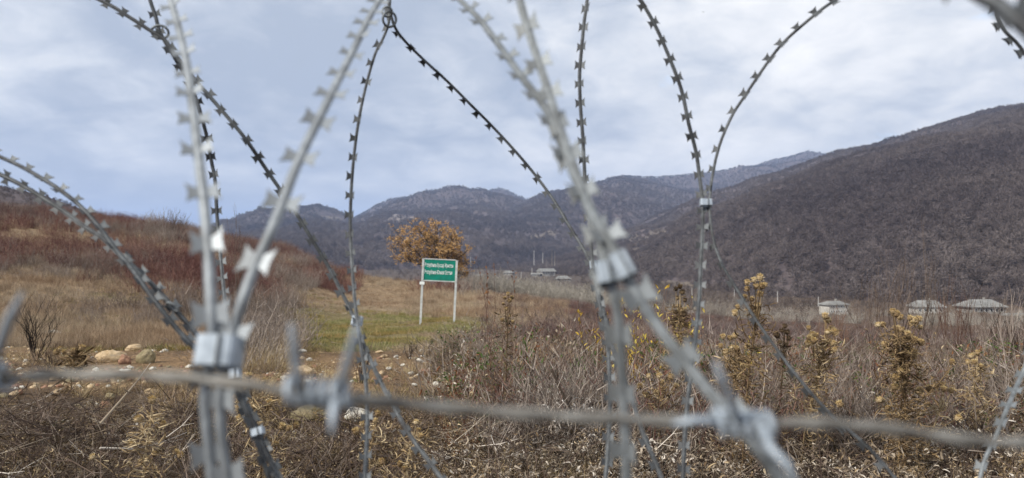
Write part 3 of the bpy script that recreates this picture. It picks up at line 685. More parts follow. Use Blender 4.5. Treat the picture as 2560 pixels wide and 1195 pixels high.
instancer('dry_leafy_weeds', LW[:4], P, rots(len(P), .5), rng.uniform(.25, .5, len(P)), label='short broken leafy weeds in the lower left foreground', cat='weeds')
P, px, d = scatter(900, (1120, 2900), (4.3, 11), lambda px, d, X: np.clip(.4+1.2*nz(X, d, .6, 17.), 0, 1))
instancer('weed_stalks', GB+RB[:1], P, rots(len(P), .3), rng.uniform(.35, .75, len(P)), label='dry branching weed stalks standing in the brush from the centre to the right', cat='weeds')
P, px, d = scatter(500, (-250, 2850), (3.2, 9), lambda px, d, X: np.clip(.9*nz(X, d, .8, 21.), 0, 1)*2)
instancer('green_sprouts', SG, P, rots(len(P), .2), rng.uniform(.4, .9, len(P)), label='small green patches showing through the dead foreground leaves', cat='grass')
# thin scraps over the dirt patch
P, px, d = scatter(3400, (-200, 1250), (5.8, 15), lambda px, d, X: np.clip(.3+1.3*nz(X, d, .7, 1.7), 0, 1))
instancer('scraps', TW+LB[:2]+LT[:1]+GT[:2], P, rots(len(P), .3), rng.uniform(.2, .6, len(P)), label='thin dry scraps of weed scattered on the bare soil', cat='weeds')
# pebbles
PB = [stone_mesh('pebble', M[k], i*3.1, 1, .6) for i, k in enumerate(('rock_tan', 'rock_pale', 'rock_moss', 'rock_tan', 'rock_red'))]
P, px, d = scatter(5200, (-200, 1200), (6.3, 14.5), lambda px, d, X: np.clip(.4+1.2*nz(X, d, .5, 9.), 0, 1))
instancer('pebbles', PB, P, rots(len(P), .4), rng.uniform(0, 1, len(P))**4*.05+.008, label='pebbles and gravel strewn over the bare soil', cat='pebbles')

def stone(px, py, w, h, m, label, seed, rotz=0, tilt=0):
    p = hit(px, py+h*.42); s = p.y/F; me = stone_mesh('stone', M[m], seed, 4, 1.0, .44)
    o = bpy.data.objects.new('stone', me); COL.objects.link(o)
    o.scale = (w*s/2, w*s/2*.8, h*s/2*.95); o.location = (p.x, p.y+w*s*.2, p.z+h*s*.30); o.rotation_euler = (0, tilt, rotz)
    return tag(o, label, 'stone', 'stones on the bare soil')
for a_ in stones: stone(*a_)

# ------------------------------------------------------------------ houses, poles
def house(px, py, wpx, d, wall, label, stories=1, rot=0., depth=.8, hip=True, hfac=.30, nwin=5, rise=.16):
    s = d/F; w = wpx*s; dp = w*depth; base = at(px, py, d)
    th_ = thing('house', (base.x, base.y+dp*.3, base.z), label, 'house', 'village houses in the valley', (0, 0, rot))
    H = w*hfac
    mb = MB(); mb.box((0, 0, H/2-1), (w*.86, dp*.86, H+2)); mb.obj('wall', M[wall], th_)
    mb = MB(); e = w*.5; g = dp*.5; r_ = w*.28 if hip else w*.5; R_h = w*rise; z0 = H-.05
    vs = [(-e, -g, z0), (e, -g, z0), (e, g, z0), (-e, g, z0), (-r_, 0, z0+R_h), (r_, 0, z0+R_h), (-e, -g, z0-.18), (e, -g, z0-.18), (e, g, z0-.18), (-e, g, z0-.18)]
    mb.add(vs, [(0, 1, 5, 4), (1, 2, 5), (2, 3, 4, 5), (3, 0, 4), (6, 7, 1, 0), (7, 8, 2, 1), (8, 9, 3, 2), (9, 6, 0, 3), (9, 8, 7, 6)])
    for q in np.linspace(-.95, .95, 24):                       # roofing ribs
        x = q*e; tt = min(1, (e-abs(x))/(e-r_)) if abs(x) > r_ else 1
        mb.add([(x-.05, -g, z0+.03), (x+.05, -g, z0+.03), (x*1, -g*(1-tt), z0+R_h*tt+.05)], [(0, 1, 2)])
    rf = mb.obj('roof', M['roof'], th_)
    mb = MB(); mb.box((w*.1, 0, z0+R_h), (.5, .5, 1.2)); mb.obj('chimney', M['wall2'], rf)
    for st in range(stories):
        zc = H*(st+.55)/stories
        for i in range(nwin):
            x = (i-(nwin-1)/2)*w*.8/nwin
            wd = MB(); wd.box((x, -dp*.43-.03, zc), (w*.4/nwin+.12, .06, H*.42/stories)); wo = wd.obj('window', M['white'], th_)
            pn = MB(); pn.box((x, -dp*.43-.08, zc), (w*.4/nwin-.1, .05, H*.42/stories-.2)); pn.obj('pane', M['pane'], wo)
    return th_
house(2090,784,64,215,'wall','white two storey house with hipped roof, first from the left on the right side',2,.25,.7,True,.36,7,.13)
house(2325,786,76,225,'wall','house with hipped grey roof behind the tallest thistle',1,-.12,.75,True,.26,5,.2)
house(2464,786,100,230,'wall2','wide house with broad pale hipped roof, second from the right edge',1,.08,.7,True,.20,6,.17)
house(2560,806,90,210,'wall2','low pale-roofed house cut by the right edge',1,.2,.8,False,.12,4,.13)
house(2374,793,36,215,'wall','small low white shed with flat roof beside the hipped grey house',1,.1,.6,False,.14,2,.03)
house(1197,698,30,740,'wall','small white walled house nearest the sign on its right',1,.2,.8,True,.26,4,.2)
house(1272,688,28,760,'wall2','dim grey house between the nearest white house and the pale ruin',1,-.3,.9,True,.2,3,.2)
house(1366,687,42,720,'wall','pale long roofed house below the poles, largest of the far group',1,.4,.8,False,.2,5,.18)
house(1340,691,26,715,'wall2','low grey lean-to house joined in front of the largest far house',1,-.2,.8,False,.2,3,.14)
house(1408,704,40,560,'wall2','dark walled house with light roof half hidden by scrub',1,.1,.8,True,.18,4,.18)
house(1365,733,42,420,'wall2','long low shed with pale roof above the willow scrub',1,.05,.5,False,.10,5,.06)
house(1478,718,20,460,'wall','tiny shed beside the central wire bundle',1,0,.8,False,.2,2,.1)
house(1160,676,10,900,'wall','very small white hut just right of the oak crown',1,0,.8,True,.4,2,.3)
house(862,684,9,1500,'wall','tiny white hut seen left of the track between two wires',1,0,.8,True,.5,2,.4)
def pole(px, py, hpx, d, label, cross=True):
    s = d/F; b_ = at(px, py, d); t0 = thing('utility_pole', b_, label, 'pole', 'utility poles in the valley')
    h = hpx*s; mb = MB(); mb.tube([(0, 0, -1), (0, 0, h)], [max(.14, s*.85), max(.09, s*.55)], 6); mb.obj('post', M['concrete'], t0)
    if cross:
        mb = MB(); mb.box((0, 0, h*.9), (h*.16, .12, .12)); mb.obj('crossarm', M['concrete'], t0)
pole(1335,660,34,700,'tall thin utility pole above the largest far house')
pole(1357,656,24,760,'short dim utility pole left of the poplars')
pole(1177,664,22,800,'utility pole just right of the oak')
pole(1303,692,12,600,'short white post left of the largest far house',False)
pole(1330,684,14,650,'short white post beside the largest far house',False)
pole(1402,717,12,450,'short white post by the scrub-hidden house',False)
pole(1730,735,16,300,'white post in the field left of the right strand',False)
pole(1836,736,14,300,'white post above the golden thistle tops',False)
pole(1944,748,20,240,'pale post left of the white two storey house',False)
pole(2046,758,16,230,'thin post close to the left wall of the white two storey house',False)
pole(1250,690,10,620,'small white post behind the willow scrub',False)
pole(1486,726,10,400,'small white post under the central wire bundle',False)

# ------------------------------------------------------------------ trees
def branch_tree(mb, p, d, L_, r, depth, spread=.55, ratio=.72, up=.15, n=(2, 3), tips=None, seg=3, wob=.18, v=None):
    pts = [Vector(p)]; dd = Vector(d).normalized()
    for i in range(seg):
        dd = (dd+rdir()*wob+Vector((0, 0, up*.3))).normalized(); pts.append(pts[-1]+dd*L_/seg)
    r2 = r*.70; mb.tube(pts, [r+(r2-r)*i/seg for i in range(seg+1)], 5 if r > .03 else 3, False, v if v is not None else random.random())
    if tips is not None: tips.append((pts[-1], dd, depth))
    if depth <= 0: return
    for k in range(random.randint(*n)):
        q = pts[random.randint(1, seg)] if k else pts[-1]
        nd_ = (dd+rdir(-.5, .8)*spread*1.4+Vector((0, 0, up))).normalized()
        branch_tree(mb, q, nd_, L_*ratio*random.uniform(.75, 1.15), r2*(.95 if k == 0 else .75), depth-1, spread, ratio, up, n, tips, seg, wob, v)
# the rusty oak behind the sign
OD = 62.; ob = at(1098, 722, OD); ob.z = h1(ob.x, OD)
oak = thing('oak_tree', ob, 'spreading oak with rusty brown leaves behind the green sign', 'tree')
mb = MB(); tips = []
random.seed(21)
def opt(px, py, dy=0): q = at(px, py, OD); return Vector((q.x-ob.x, dy, q.z-ob.z))
fork = opt(1094, 690)
mb.tube([(0, 0, -.3), (-.05, 0, .4), fork], [.24, .19, .15], 8)
LIMB = [(985,604,.3),(1000,590,-.8),(990,628,.8),(1010,646,-.6),(1020,580,1),(1045,574,-1),(1070,572,.6),(1095,574,-.3),(1120,580,.8),(1140,592,-.8),(1155,612,.4),(1160,636,-.5),(1158,660,.6),(1162,690,-.3),(1060,600,1.4),(1090,600,-1.5),(1120,615,1.5),(1030,615,-1.4),(1140,650,1.2),(1075,640,1.6),(1150,700,.4),(1110,640,-1.6),(1050,590,0),(1130,600,0),(1025,655,.6),(1005,655,.2),(1148,675,1.0),(1135,625,-1.2)]
for (x_, y_, dy) in LIMB:
    e = opt(x_, y_, dy); st = fork+Vector((0, 0, random.uniform(-.1, .3))); mid = st.lerp(e, .5)+Vector((0, 0, .25))+rdir()*.25
    q1 = st.lerp(mid, .5)+rdir()*.12; q2 = mid.lerp(e, .5)+rdir()*.12+Vector((0, 0, .1))
    mb.tube([st, q1, mid, q2, e], [.075, .055, .042, .03, .015], 5, False)
    for q in (q1, mid, q2, e, mid.lerp(q2, .5), q2.lerp(e, .5)):
        for _ in range(3 if q is not q1 else 1):
            branch_tree(mb, q, rdir(-.1, .8)+(e-st).normalized()*.5, random.uniform(.35, .6), .018, 2, .7, .7, .1, (2, 3), tips, 2, .2)
mb.obj('trunk', M['bark'], oak)
mb = MB()
for (p, d_, dep) in tips:
    if dep > 1 or p.z < .6: continue
    for _ in range(4 if random.random() < .68 else 0):
        mb.leaf(p+rdir()*random.uniform(.02, .17), rdir(-.6, .6), random.uniform(.10, .17), random.uniform(.05, .085), .8, 2)
mb.obj('crown', M['oakleaf'], oak)
print('oak', len(tips), len(mb.v))

def bare_tree(px, py, hpx, d, label, m='valleytree', spread=.5, r=None, cat='tree', name='bare_tree', depth=5, up=.3, group='bare trees in the valley'):
    s = d/F; h = hpx*s; b_ = at(px, py, d); t0 = thing(name, b_, label, cat, group)
    mb = MB(); branch_tree(mb, (0, 0, -.3), (random.uniform(-.1, .1), 0, 1), h*.34, r or h*.02, depth, spread, .74, up, (2, 3), None, 3, .12)
    mb.obj('branches', M[m], t0); return t0
random.seed(5)
for a_ in [(2120,830,90,120,'bare spreading grey tree in front of the white two storey house','willow',.6),
           (1905,800,60,160,'slim pale bare tree left of the tall thistle heads','willow',.2),
           (1925,802,42,165,'short slim bare tree right of the slim pale one','willow',.25),
           (1735,800,70,130,'pale bare tree seen behind the light razor strand','willow',.25),
           (2010,880,80,70,'pale stemmed bare bush tree behind the second thistle','willow',.35),
           (1345,772,52,100,'tallest pale willow in the scrub right of the sign','willow',.5),
           (1270,765,38,105,'left end willow of the scrub right of the sign','willow',.5),
           (1420,778,48,100,'rounded pale willow next to the central wires','willow',.6),
           (1300,700,40,420,'dark bare tree near the dim grey house','valleytree',.5),
           (1232,705,26,500,'small dark bare tree right of the nearest white house','valleytree',.5),
           (1262,712,36,450,'roundish dark bare tree in front of the far houses','valleytree',.6),
           (2210,800,44,190,'bare tree between the first and second right-hand houses','valleytree',.5),
           (2405,800,40,190,'bare tree between the hipped grey and wide roofed houses','valleytree',.5),
           (2530,800,36,190,'bare tree right of the wide roofed house','valleytree',.5)]:
    bare_tree(*a_)
for a_ in [(2078,812,56,150,'small bare tree covering the left half of the white two storey house','greybr',.5),(2108,815,60,150,'small bare tree at the right corner of the white two storey house','greybr',.5),
           (2308,815,50,150,'thin bare tree before the left side of the hipped grey house','greybr',.4),(2350,818,56,145,'thin bare tree before the right side of the hipped grey house','greybr',.5),
           (2440,815,52,150,'thin bare tree before the left side of the wide roofed house','greybr',.5),(2492,818,58,148,'thin bare tree before the right side of the wide roofed house','greybr',.5),(2160,815,64,150,'bare tree standing right of the white two storey house','greybr',.5)]:
    bare_tree(*a_)
def poplar(px, py, hpx, d, label):
    s = d/F; h = hpx*s; b_ = at(px, py, d); t0 = thing('poplar_tree', b_, label, 'tree', 'slim poplars')
    mb = MB(); mb.tube([(0, 0, -1), (0, 0, h)], [h*.018, .04], 5, False); mb.obj('trunk', M['willow'], t0)
    mb = MB()
    for k in range(160):
        z = random.uniform(.1, 1)*h; a = random.uniform(0, 6.28); mb.blade((0, 0, z*.93), (math.cos(a)*.22, math.sin(a)*.22, 1), h*.13*(1.2-z/h), s*.8, 0, 1)
    mb.obj('crown', M['willow'], t0)
for a_ in [(1380,662,42,760,'tallest slim bare poplar above the far houses'), (1387,662,36,765,'poplar right beside the tallest far poplar'), (1366,664,16,800,'short poplar left of the tallest far poplar'),
           (1018,700,22,1000,'small pale poplar left of the sign'), (1907,765,44,260,'slim poplar at the field edge left of the houses')]: poplar(*a_)

# ------------------------------------------------------------------ the sign
SD = 25.1; s_ = SD/F; sb = at(1093, 806, SD)
sign = thing('border_sign', (sb.x, SD, h1(sb.x, SD)-.02), 'green border sign with two white Cyrillic lines on two pale posts', 'sign', None, (0, math.radians(2.5), math.radians(2)))
W2 = 83.5*s_/2; PH = 163*s_
mb = MB(); mb.box((0, 0, PH/2-.2), (.072, .06, PH+.4)); pm = mb.mesh('post', M['post'])
child('post', pm, sign, (-W2, 0, 0)); child('post', pm, sign, (W2, 0, -.02))
pz0 = 109*s_; pz1 = 160.5*s_; pw = 2*W2-.072
mb = MB(); mb.box((0, 0, (pz0+pz1)/2), (pw, .02, pz1-pz0)); panel = mb.obj('panel', M['green'], sign)
for z_ in (pz0-.018, pz1+.018):
    mb = MB(); mb.box((0, -.004, z_), (pw, .036, .034)); mb.obj('rail', M['post'], sign)
mb = MB(); mb.box((-W2-.005, -.045, pz0-.11), (.165, .012, .095)); mb.obj('small_plate', M['white'], sign)
mb = MB(); mb.box((0, .02, pz0+.2), (pw, .02, .05)); mb.obj('brace', M['post'], sign)
for z_ in (pz0-.018, pz1+.018):
    for x_ in (-W2, W2):
        mb = MB(); mb.tube([(x_, -.03, z_), (x_, -.042, z_)], .011, 6); mb.obj('bolt', M['barbed'], sign)
def text(body, z, width, size, parent):
    cu = bpy.data.curves.new('lettering', 'FONT'); cu.body = body; cu.size = size; cu.align_x = 'LEFT'; cu.extrude = .001; cu.offset = .002
    to = bpy.data.objects.new('lettering', cu); COL.objects.link(to); bpy.context.view_layer.update()
    me = bpy.data.meshes.new_from_object(to.evaluated_get(bpy.context.evaluated_depsgraph_get())); bpy.data.objects.remove(to)
    me.materials.clear(); me.materials.append(M['white'])
    xs = [v.co.x for v in me.vertices]; k = width/(max(xs)-min(xs))
    for v in me.vertices: v.co = Vector(((v.co.x-min(xs))*k-pw/2+.02, v.co.y, v.co.z))
    o = child('lettering', me, parent, (0, -.0125, z), (math.radians(90), 0, 0)); return o
text('Республикæ Хуссар Ирыстон', pz1-.245, 71*s_, .185, panel)
text('Республика Южная Осетия', pz1-.485, 69*s_, .185, panel)

# ------------------------------------------------------------------ shrubs and plants near
def shrub(name, px, py, hpx, label, m, n=7, depth=3, spread=.5, d=None, r=.006, up=.2, wpx=0, cat='shrub', leaf=None, nl=0, lsz=.035, group=None, ratio=.72, lean=0.):
    p = hit(px, py) if d is None else at(px, py, d)
    if d is not None: p.z = h1(p.x, p.y)
    sc = p.y/F; h = (hpx+(0 if d is None else 0))*sc
    if d is not None:  # top fixed in height, base on the ground
        h = at(px, py-hpx, d).z-p.z
    t0 = thing(name, p, label, cat, group)
    mb = MB(); tips = []
    for k in range(n):
        a = random.uniform(0, 6.28); o_ = Vector((math.cos(a), math.sin(a), 0))
        d_ = o_*spread*random.uniform(.2, 1)+Vector((lean, 0, 1))
        q = Vector((random.uniform(-.5, .5)*wpx*sc, random.uniform(-.3, .3)*wpx*sc, -.03))
        L0 = h*random.uniform(.6, 1.0)*(1-ratio)/(1-ratio**(depth+1))*1.3
        branch_tree(mb, q, d_, L0, r*random.uniform(.7, 1.2), depth, spread*.8, ratio, up, (2, 3), tips, 3, .14)
    mb.obj('stems', M[m], t0)
    if leaf:
        mb = MB()
        for _ in range(nl):
            p_, dd, _q = random.choice(tips); mb.leaf(p_-dd*random.uniform(0, .1), dd+rdir()*.8, lsz*random.uniform(.6, 1.2), lsz*.32, .9, 3)
        mb.obj('leaves', M[leaf], t0)
    return t0
random.seed(11)
shrub('bare_shrub', 90, 905, 150, 'black-stemmed leafless shrub at the far left in front of the pale slab', 'blackstem', 13, 3, .6, None, .008)
shrub('bare_shrub', 130, 925, 70, 'low brown-black shrub left of the large tan boulder', 'twig', 12, 3, .9, None, .005)
shrub('bare_shrub', 1045, 895, 60, 'low black twiggy shrub below the left sign post', 'blackstem', 9, 2, 1.0, None, .008, wpx=60)
shrub('bare_shrub', 1130, 935, 90, 'tangled dark shrub below the right sign post', 'twig', 18, 3, .8, None, .005, wpx=100)
shrub('bare_shrub', 790, 862, 28, 'dead black bush lying across the turf edge', 'blackstem', 8, 2, 1.6, None, .008, wpx=100, up=0)
shrub('bare_shrub', 905, 960, 90, 'small grey-stemmed clump behind the middle wires', 'twig', 9, 2, .2, None, .006, wpx=22)
shrub('bare_shrub', 1025, 900, 40, 'thin dark sprig left of the low black shrub', 'blackstem', 4, 2, .4, None, .006)
shrub('sapling', 598, 800, 255, 'slender bare sapling rising above the slope between two near strands', 'twig', 2, 4, .25, 23, .02, .5)
shrub('sapling', 645, 800, 205, 'second, shorter bare sapling right of the slender one', 'twig', 2, 4, .3, 24, .018, .5)
shrub('bare_shrub', 390, 572, 45, 'spiky bare bush on the skyline of the left slope', 'greybr', 26, 3, .6, 58, .022, .3, 50)
shrub('bare_shrub', 440, 574, 42, 'second spiky bare bush on the left skyline', 'greybr', 22, 3, .6, 58, .022, .3, 40)
shrub('bare_shrub', 330, 585, 26, 'lower red-brown bush left of the skyline bushes', 'red', 24, 3, .6, 56, .02, .3, 60)
shrub('bare_shrub', 150, 560, 26, 'dark round bush on the far left slope', 'red', 24, 3, .8, 50, .02, .3, 60)
shrub('bare_shrub', 60, 560, 28, 'dark bush at the far left skyline', 'red', 24, 3, .8, 50, .02, .3, 60)
shrub('bare_shrub', 835, 720, 40, 'dark leafless bush on the left verge of the track', 'twig', 22, 3, .8, 48, .02, .3, 30)
shrub('bare_shrub', 1090, 735, 48, 'dark red bush under the sign at the oak foot', 'red', 60, 3, .9, 55, .018, .2, 110)
shrub('bare_shrub', 1140, 740, 40, 'red-brown bush right of the sign post at the oak foot', 'red', 40, 3, .9, 54, .018, .2, 70)
shrub('bare_shrub', 1185, 750, 60, 'grey-brown bush on the slope right of the sign', 'greybr', 36, 3, .8, 50, .02, .3, 70)
# tall bare shrubs on the right
for i, (x_, top, d_, w_, m_, lb) in enumerate([
    (2150,690,9.,80,'twig','tall bare shrub left of the largest thistle, in front of the first house'),
    (2215,655,9.5,60,'twig','tallest bare shrub behind the largest thistle'),
    (2330,640,10,90,'twig','tall bare stems right of the largest thistle'),
    (2400,670,8.5,80,'redstem','reddish bare shrub left of the wide roofed house'),
    (2450,690,9,80,'twig','dark bare shrub in front of the wide roofed house'),
    (2520,720,7,60,'redstem','leaning dark red shrub near the right edge'),
    (2090,780,8,70,'redstem','purplish shrub between the two right thistles'),
    (2300,830,6.5,90,'twig','dense dark shrub right of the largest thistle'),
    (2380,850,6.,90,'twig','low dense shrub below the wide roofed house'),
    (2480,860,6.,90,'redstem','low reddish shrub in the lower right'),
    (2140,860,7,80,'twig','dark shrub filling the gap left of the largest thistle'),
    (1960,905,7,80,'redstem','low red shrub left of the second thistle'),
    (2560,780,7.5,80,'twig','bare shrub cut by the right edge'),
    (1780,850,8,90,'redstem','reddish shrub beside the light razor strand')]):
    shrub('bare_shrub', x_, 1000, 1000-top, lb, m_ if i % 4 != 1 else 'greybr', 4 if top < 730 else 10, 4, .42, d_, .011 if top < 730 else .012, .45, w_, ratio=.78)
# red shoots with yellow leaves
for x_, top, d_, lb in [(1500,745,5.6,'red willow shoots with yellow leaves left of the central wires'), (1560,830,5.2,'red shoots with many yellow leaves right of the central wires'),
                        (1610,690,5.8,'single tall shoot with a yellow tip beside the two strand clips'), (1650,760,5.6,'thin red shoots with orange leaf tips under the thick strand'),
                        (1725,785,5.8,'red shoots with orange leaf tips left of the golden thistle'), (1860,860,6.2,'low shoot with orange leaves below the golden thistle'), (1590,880,5.,'low bushy shoots thick with yellow leaves')]:
    shrub('willow_shoot', x_, 1000, 1000-top, lb, 'redstem', 7 if 'single' not in lb else 1, 2, .22, d_, .0045, .5, 46 if '690' not in str(top) else 2, 'shoot', 'yleaf', 85 if '690' not in str(top) else 22, .045, 'red shoots with yellow leaves', .7)
# brambles and weeds in the middle
shrub('bramble', 1320, 1010, 240, 'single dark bramble cane standing upright in the middle of the brush', 'blackstem', 1, 2, .35, 5.2, .0075, .4, 2, 'bramble', 'rleaf', 40, .035)
shrub('bramble', 1255, 1010, 270, 'thin brown weed with small seed heads right of the sign', 'redstem', 2, 3, .25, 6., .004, .5, 10, 'bramble', 'rleaf', 60, .03)
shrub('bramble', 1140, 900, 80, 'bramble with small dark green leaves below the right sign post', 'blackstem', 4, 3, .7, 9.5, .005, .2, 60, 'bramble', 'gleaf', 60, .05)
random.seed(3)
for i in range(16):
    x_ = [1180,1235,1290,1350,1385,1420,1455,1500,1540,1620,1680,1760,1830,1210,1400,1580][i]; top = [900,860,830,850,800,840,860,870,900,900,870,900,900,930,900,930][i]
    lb = 'brown weed bush '+['below the turf edge','right of the turf','left of the dark cane','just right of the dark cane','above the white dry stems','left of the central bundle','touching the central bundle','behind the central bundle','right of the central bundle','under the thick diagonal strand','left of the thin pale strand','right of the thin pale strand','left of the golden thistle foot','lower in the brush below the turf edge','low down among the white leaves','low between the central bundle and the diagonal strand'][i]
    shrub('weed_bush', x_, 1010, 1010-top, lb, ['twig','redstem','greybr'][i % 3], 16, 3, .55, random.uniform(5.2, 7.5), .0035, .3, 90, 'weed', ['litter','litter_b','gleaf','litter_b'][i % 4], 170, .05, 'weed bushes in the thicket')

# thistles
def head_mesh(name, m1, fl, r=.02):
    mb = MB()
    for i in range(26):                                        # spiny bracts
        d_ = rdir(-.9, .5); mb.blade(d_*r*.8, d_+Vector((0, 0, .4)), r*random.uniform(.4, .9), r*.3, -.2, 1)
    mb.tube([(0, 0, -r), (0, 0, -r*.5), (0, 0, r*.1), (0, 0, r*.6)], [r*.25, r*.85, r*.95, r*.5], 7)
    a = mb.mesh(name, m1)
    mb = MB()
    for i in range(90):
        d_ = Vector((random.gauss(0, .8), random.gauss(0, .8), 1)).normalized(); mb.blade(d_*r*.45, d_, r*random.uniform(.7, 1.15), r*.2, .1, 1)
    return a, mb.mesh('fluff', fl)
HM = [head_mesh('head', M['thistle'], M['fluff'], .0155) for _ in range(3)]; HD = [head_mesh('head', M['thistle_dk'], M['thistle_dk'], .016) for _ in range(2)]
def thistle(label, d, heads, base, m='thistle', HMs=None, leaves=60, lsz=.055, stem_r=.005, group='dry thistles', sc=1.0):
    HMs = HMs or HM; b_ = at(base[0], base[1], d); b_.z = h1(b_.x, b_.y); t0 = thing('thistle', b_, label, 'thistle', group)
    mb = MB(); lv = MB()
    hs = [at(x_, y_, d+random.uniform(-.12, .12))-b_ for x_, y_ in heads]
    top = max(hs, key=lambda q: q.z); c_ = sum(hs, Vector())/len(hs)
    main = [Vector((0, 0, -.05)), Vector((c_.x*.3, c_.y*.3, top.z*.35)), Vector((c_.x*.75, c_.y*.7, top.z*.62)), top.lerp(c_, .3), top-Vector((0, 0, .02))]
    main[3].z = top.z*.85
    mb.tube(main, [stem_r*1.3, stem_r*1.1, stem_r*.9, stem_r*.6, stem_r*.4], 5)
    def onmain(f_):
        f_ = max(0, min(.999, f_))*4; i = int(f_); return main[i].lerp(main[i+1], f_-i)
    for q in hs:
        zf = max(.12, (q.z-.18*top.z)/top.z); st = onmain(zf*.85)
        mid = st.lerp(q, .55)+Vector((0, 0, -.03))+rdir()*.015; mb.tube([st, mid, q], [stem_r*.6, stem_r*.45, stem_r*.35], 4)
        hm, fm = random.choice(HMs); up = ((q-mid).normalized()+Vector((0, 0, .8))).normalized()
        h_ = child('head', hm, t0, q, up.to_track_quat('Z', 'Y').to_euler(), (sc*random.uniform(.8, 1.2),)*3); child('fluff', fm, h_)
        for _ in range(3): f_ = random.random(); lv.leaf(st.lerp(q, f_)+rdir()*.01, rdir(-.3, .7), lsz*.7, lsz*.10, random.uniform(-2.5, 2.5), 4)
    for _ in range(int(leaves*2.1)):
        f_ = random.random()**.85*.86; p_ = onmain(f_*.93); p_ = p_+rdir(-.4, .6)*random.uniform(0, .17)*(1-.5*f_)
        lv.leaf(p_, rdir(-.7, .6), lsz*random.uniform(.5, 1.5), lsz*random.uniform(.08, .19), random.uniform(-4, 4), 4, None, .5)
        if random.random() < .25: mb.tube([onmain(f_*.93), p_], [stem_r*.4, stem_r*.15], 3, False)
        if random.random() < .3:
            for _k in range(3): lv.blade(p_, rdir(-.3, .8), lsz*random.uniform(.3, .7), .003, .2, 1)
    mb.obj('stem', M[m], t0); lv.obj('leaves', M[m], t0); return t0
random.seed(31)
thistle('tall golden thistle with fluffy heads right of the paired pale strand clip', 3.9, [(1868,706),(1885,700),(1900,694),(1912,712),(1868,722),(1890,716),(1862,742),(1880,748),(1905,715),(1893,765),(1888,778),(1845,768),(1838,782),(1900,735)], (1850,1030), leaves=150)
thistle('smaller golden thistle with round heads below the tall one', 4.0, [(1808,842),(1825,845),(1838,840),(1830,870),(1842,872),(1802,865),(1845,885),(1868,866),(1855,915),(1850,942),(1815,880)], (1830,1050), leaves=130)
thistle('golden thistle leaning right, second from the right end', 4.1, [(2022,820),(2030,835),(2040,838),(2035,852),(2024,845),(2068,800),(2063,790),(2072,803),(2080,825),(2088,832),(2083,858),(2070,830),(2086,875),(2076,880),(2020,860)], (1990,1040), leaves=230)
thistle('largest golden thistle, crowded with heads, below the second right-hand house', 3.8, [(2232,778),(2240,785),(2196,812),(2208,812),(2250,793),(2275,795),(2283,800),(2297,797),(2290,806),(2278,810),(2242,822),(2255,824),(2268,835),(2275,846),(2262,850),(2280,852),(2300,818),(2302,855),(2288,850),(2270,870),(2284,880),(2268,886),(2212,862),(2284,890),(2252,928),(2238,968),(2240,945)], (2260,1060), leaves=330)
thistle('arching thin stem of pale heads right of the largest thistle', 3.9, [(2300,976),(2322,970),(2340,966),(2357,962),(2360,972),(2378,976)], (2290,1080), leaves=40, stem_r=.005)
thistle('thistle with spiky leaves in front of the wide roofed house, low', 4.3, [(2428,890),(2436,905),(2444,882),(2452,915),(2420,905)], (2440,1060), leaves=130)
thistle('grey-brown thistle column with small dark heads left of the thin pale strand', 4.8, [(1690,722),(1700,716),(1706,730),(1694,745),(1712,750),(1700,765),(1690,780),(1710,785),(1702,800),(1688,800),(1680,805),(1715,812)], (1695,1010), 'thistle', HD, 220, .06, .005)
thistle('dark dead thistle stalk left of the leaning golden thistle', 4.6, [(1962,815),(1955,826),(1968,830),(1945,840),(1972,845),(1940,835),(1950,855),(1965,862)], (1945,1010), 'thistle_dk', HD, 60, .05, .005)
thistle('brown stalk with small seed heads right of the sign', 5.2, [(1270,735),(1262,745),(1274,752),(1258,760),(1280,744),(1266,772),(1275,790),(1255,800),(1282,805)], (1262,1000), 'thistle_dk', HM[:1], 40, .05, .005, sc=.8)
thistle('low thistle with pale fluffy heads left of the lower wire clip', 3.6, [(600,1046),(668,1018),(675,1008),(705,1066),(722,1070),(740,1064),(605,1010),(598,1022),(622,940),(660,952),(630,1020),(690,1110)], (650,1130), leaves=120)
thistle('low thistle right of the cream boulder', 3.9, [(944,1034),(938,1052),(936,1070),(890,1078),(905,1060)], (930,1110), leaves=50)
thistle('low thistle with frayed heads in the middle foreground', 3.7, [(1040,1055),(1046,1076),(1052,1090),(1000,1160),(1012,1172),(955,1155)], (1020,1180), leaves=70)
thistle('small-headed thistle under the thick diagonal strand', 4.3, [(1615,988),(1640,980),(1652,975),(1648,940),(1678,942),(1655,955),(1690,965),(1600,965),(1622,940)], (1650,1060), leaves=90)
thistle('dry thistle lying on the dirt left of the large tan boulder', 7.2, [(150,872),(160,880),(185,878),(200,888),(205,870),(142,880)], (180,925), 'thistle', HM, 60, .14, .006, sc=1.6)
thistle('low thistle at the bottom left among brown leaves', 3.6, [(232,1142),(345,1048),(380,1000),(330,1110),(385,1135),(440,1130),(450,1138),(408,1060)], (350,1160), leaves=80)
thistle('thistle heads poking through leaves in the lower right corner', 3.8, [(2200,1000),(2220,1020),(2395,1045),(2380,905),(2100,1010)], (2240,1100), leaves=60)

shrub('bare_shrub', 1180, 1078, 70, 'dark dead stems overhanging the left end of the ditch', 'blackstem', 14, 2, 1.1, None, .004, wpx=90, up=0)
shrub('bare_shrub', 1330, 1082, 70, 'dark dead stems overhanging the right end of the ditch', 'blackstem', 16, 2, 1.1, None, .004, wpx=140, up=0)
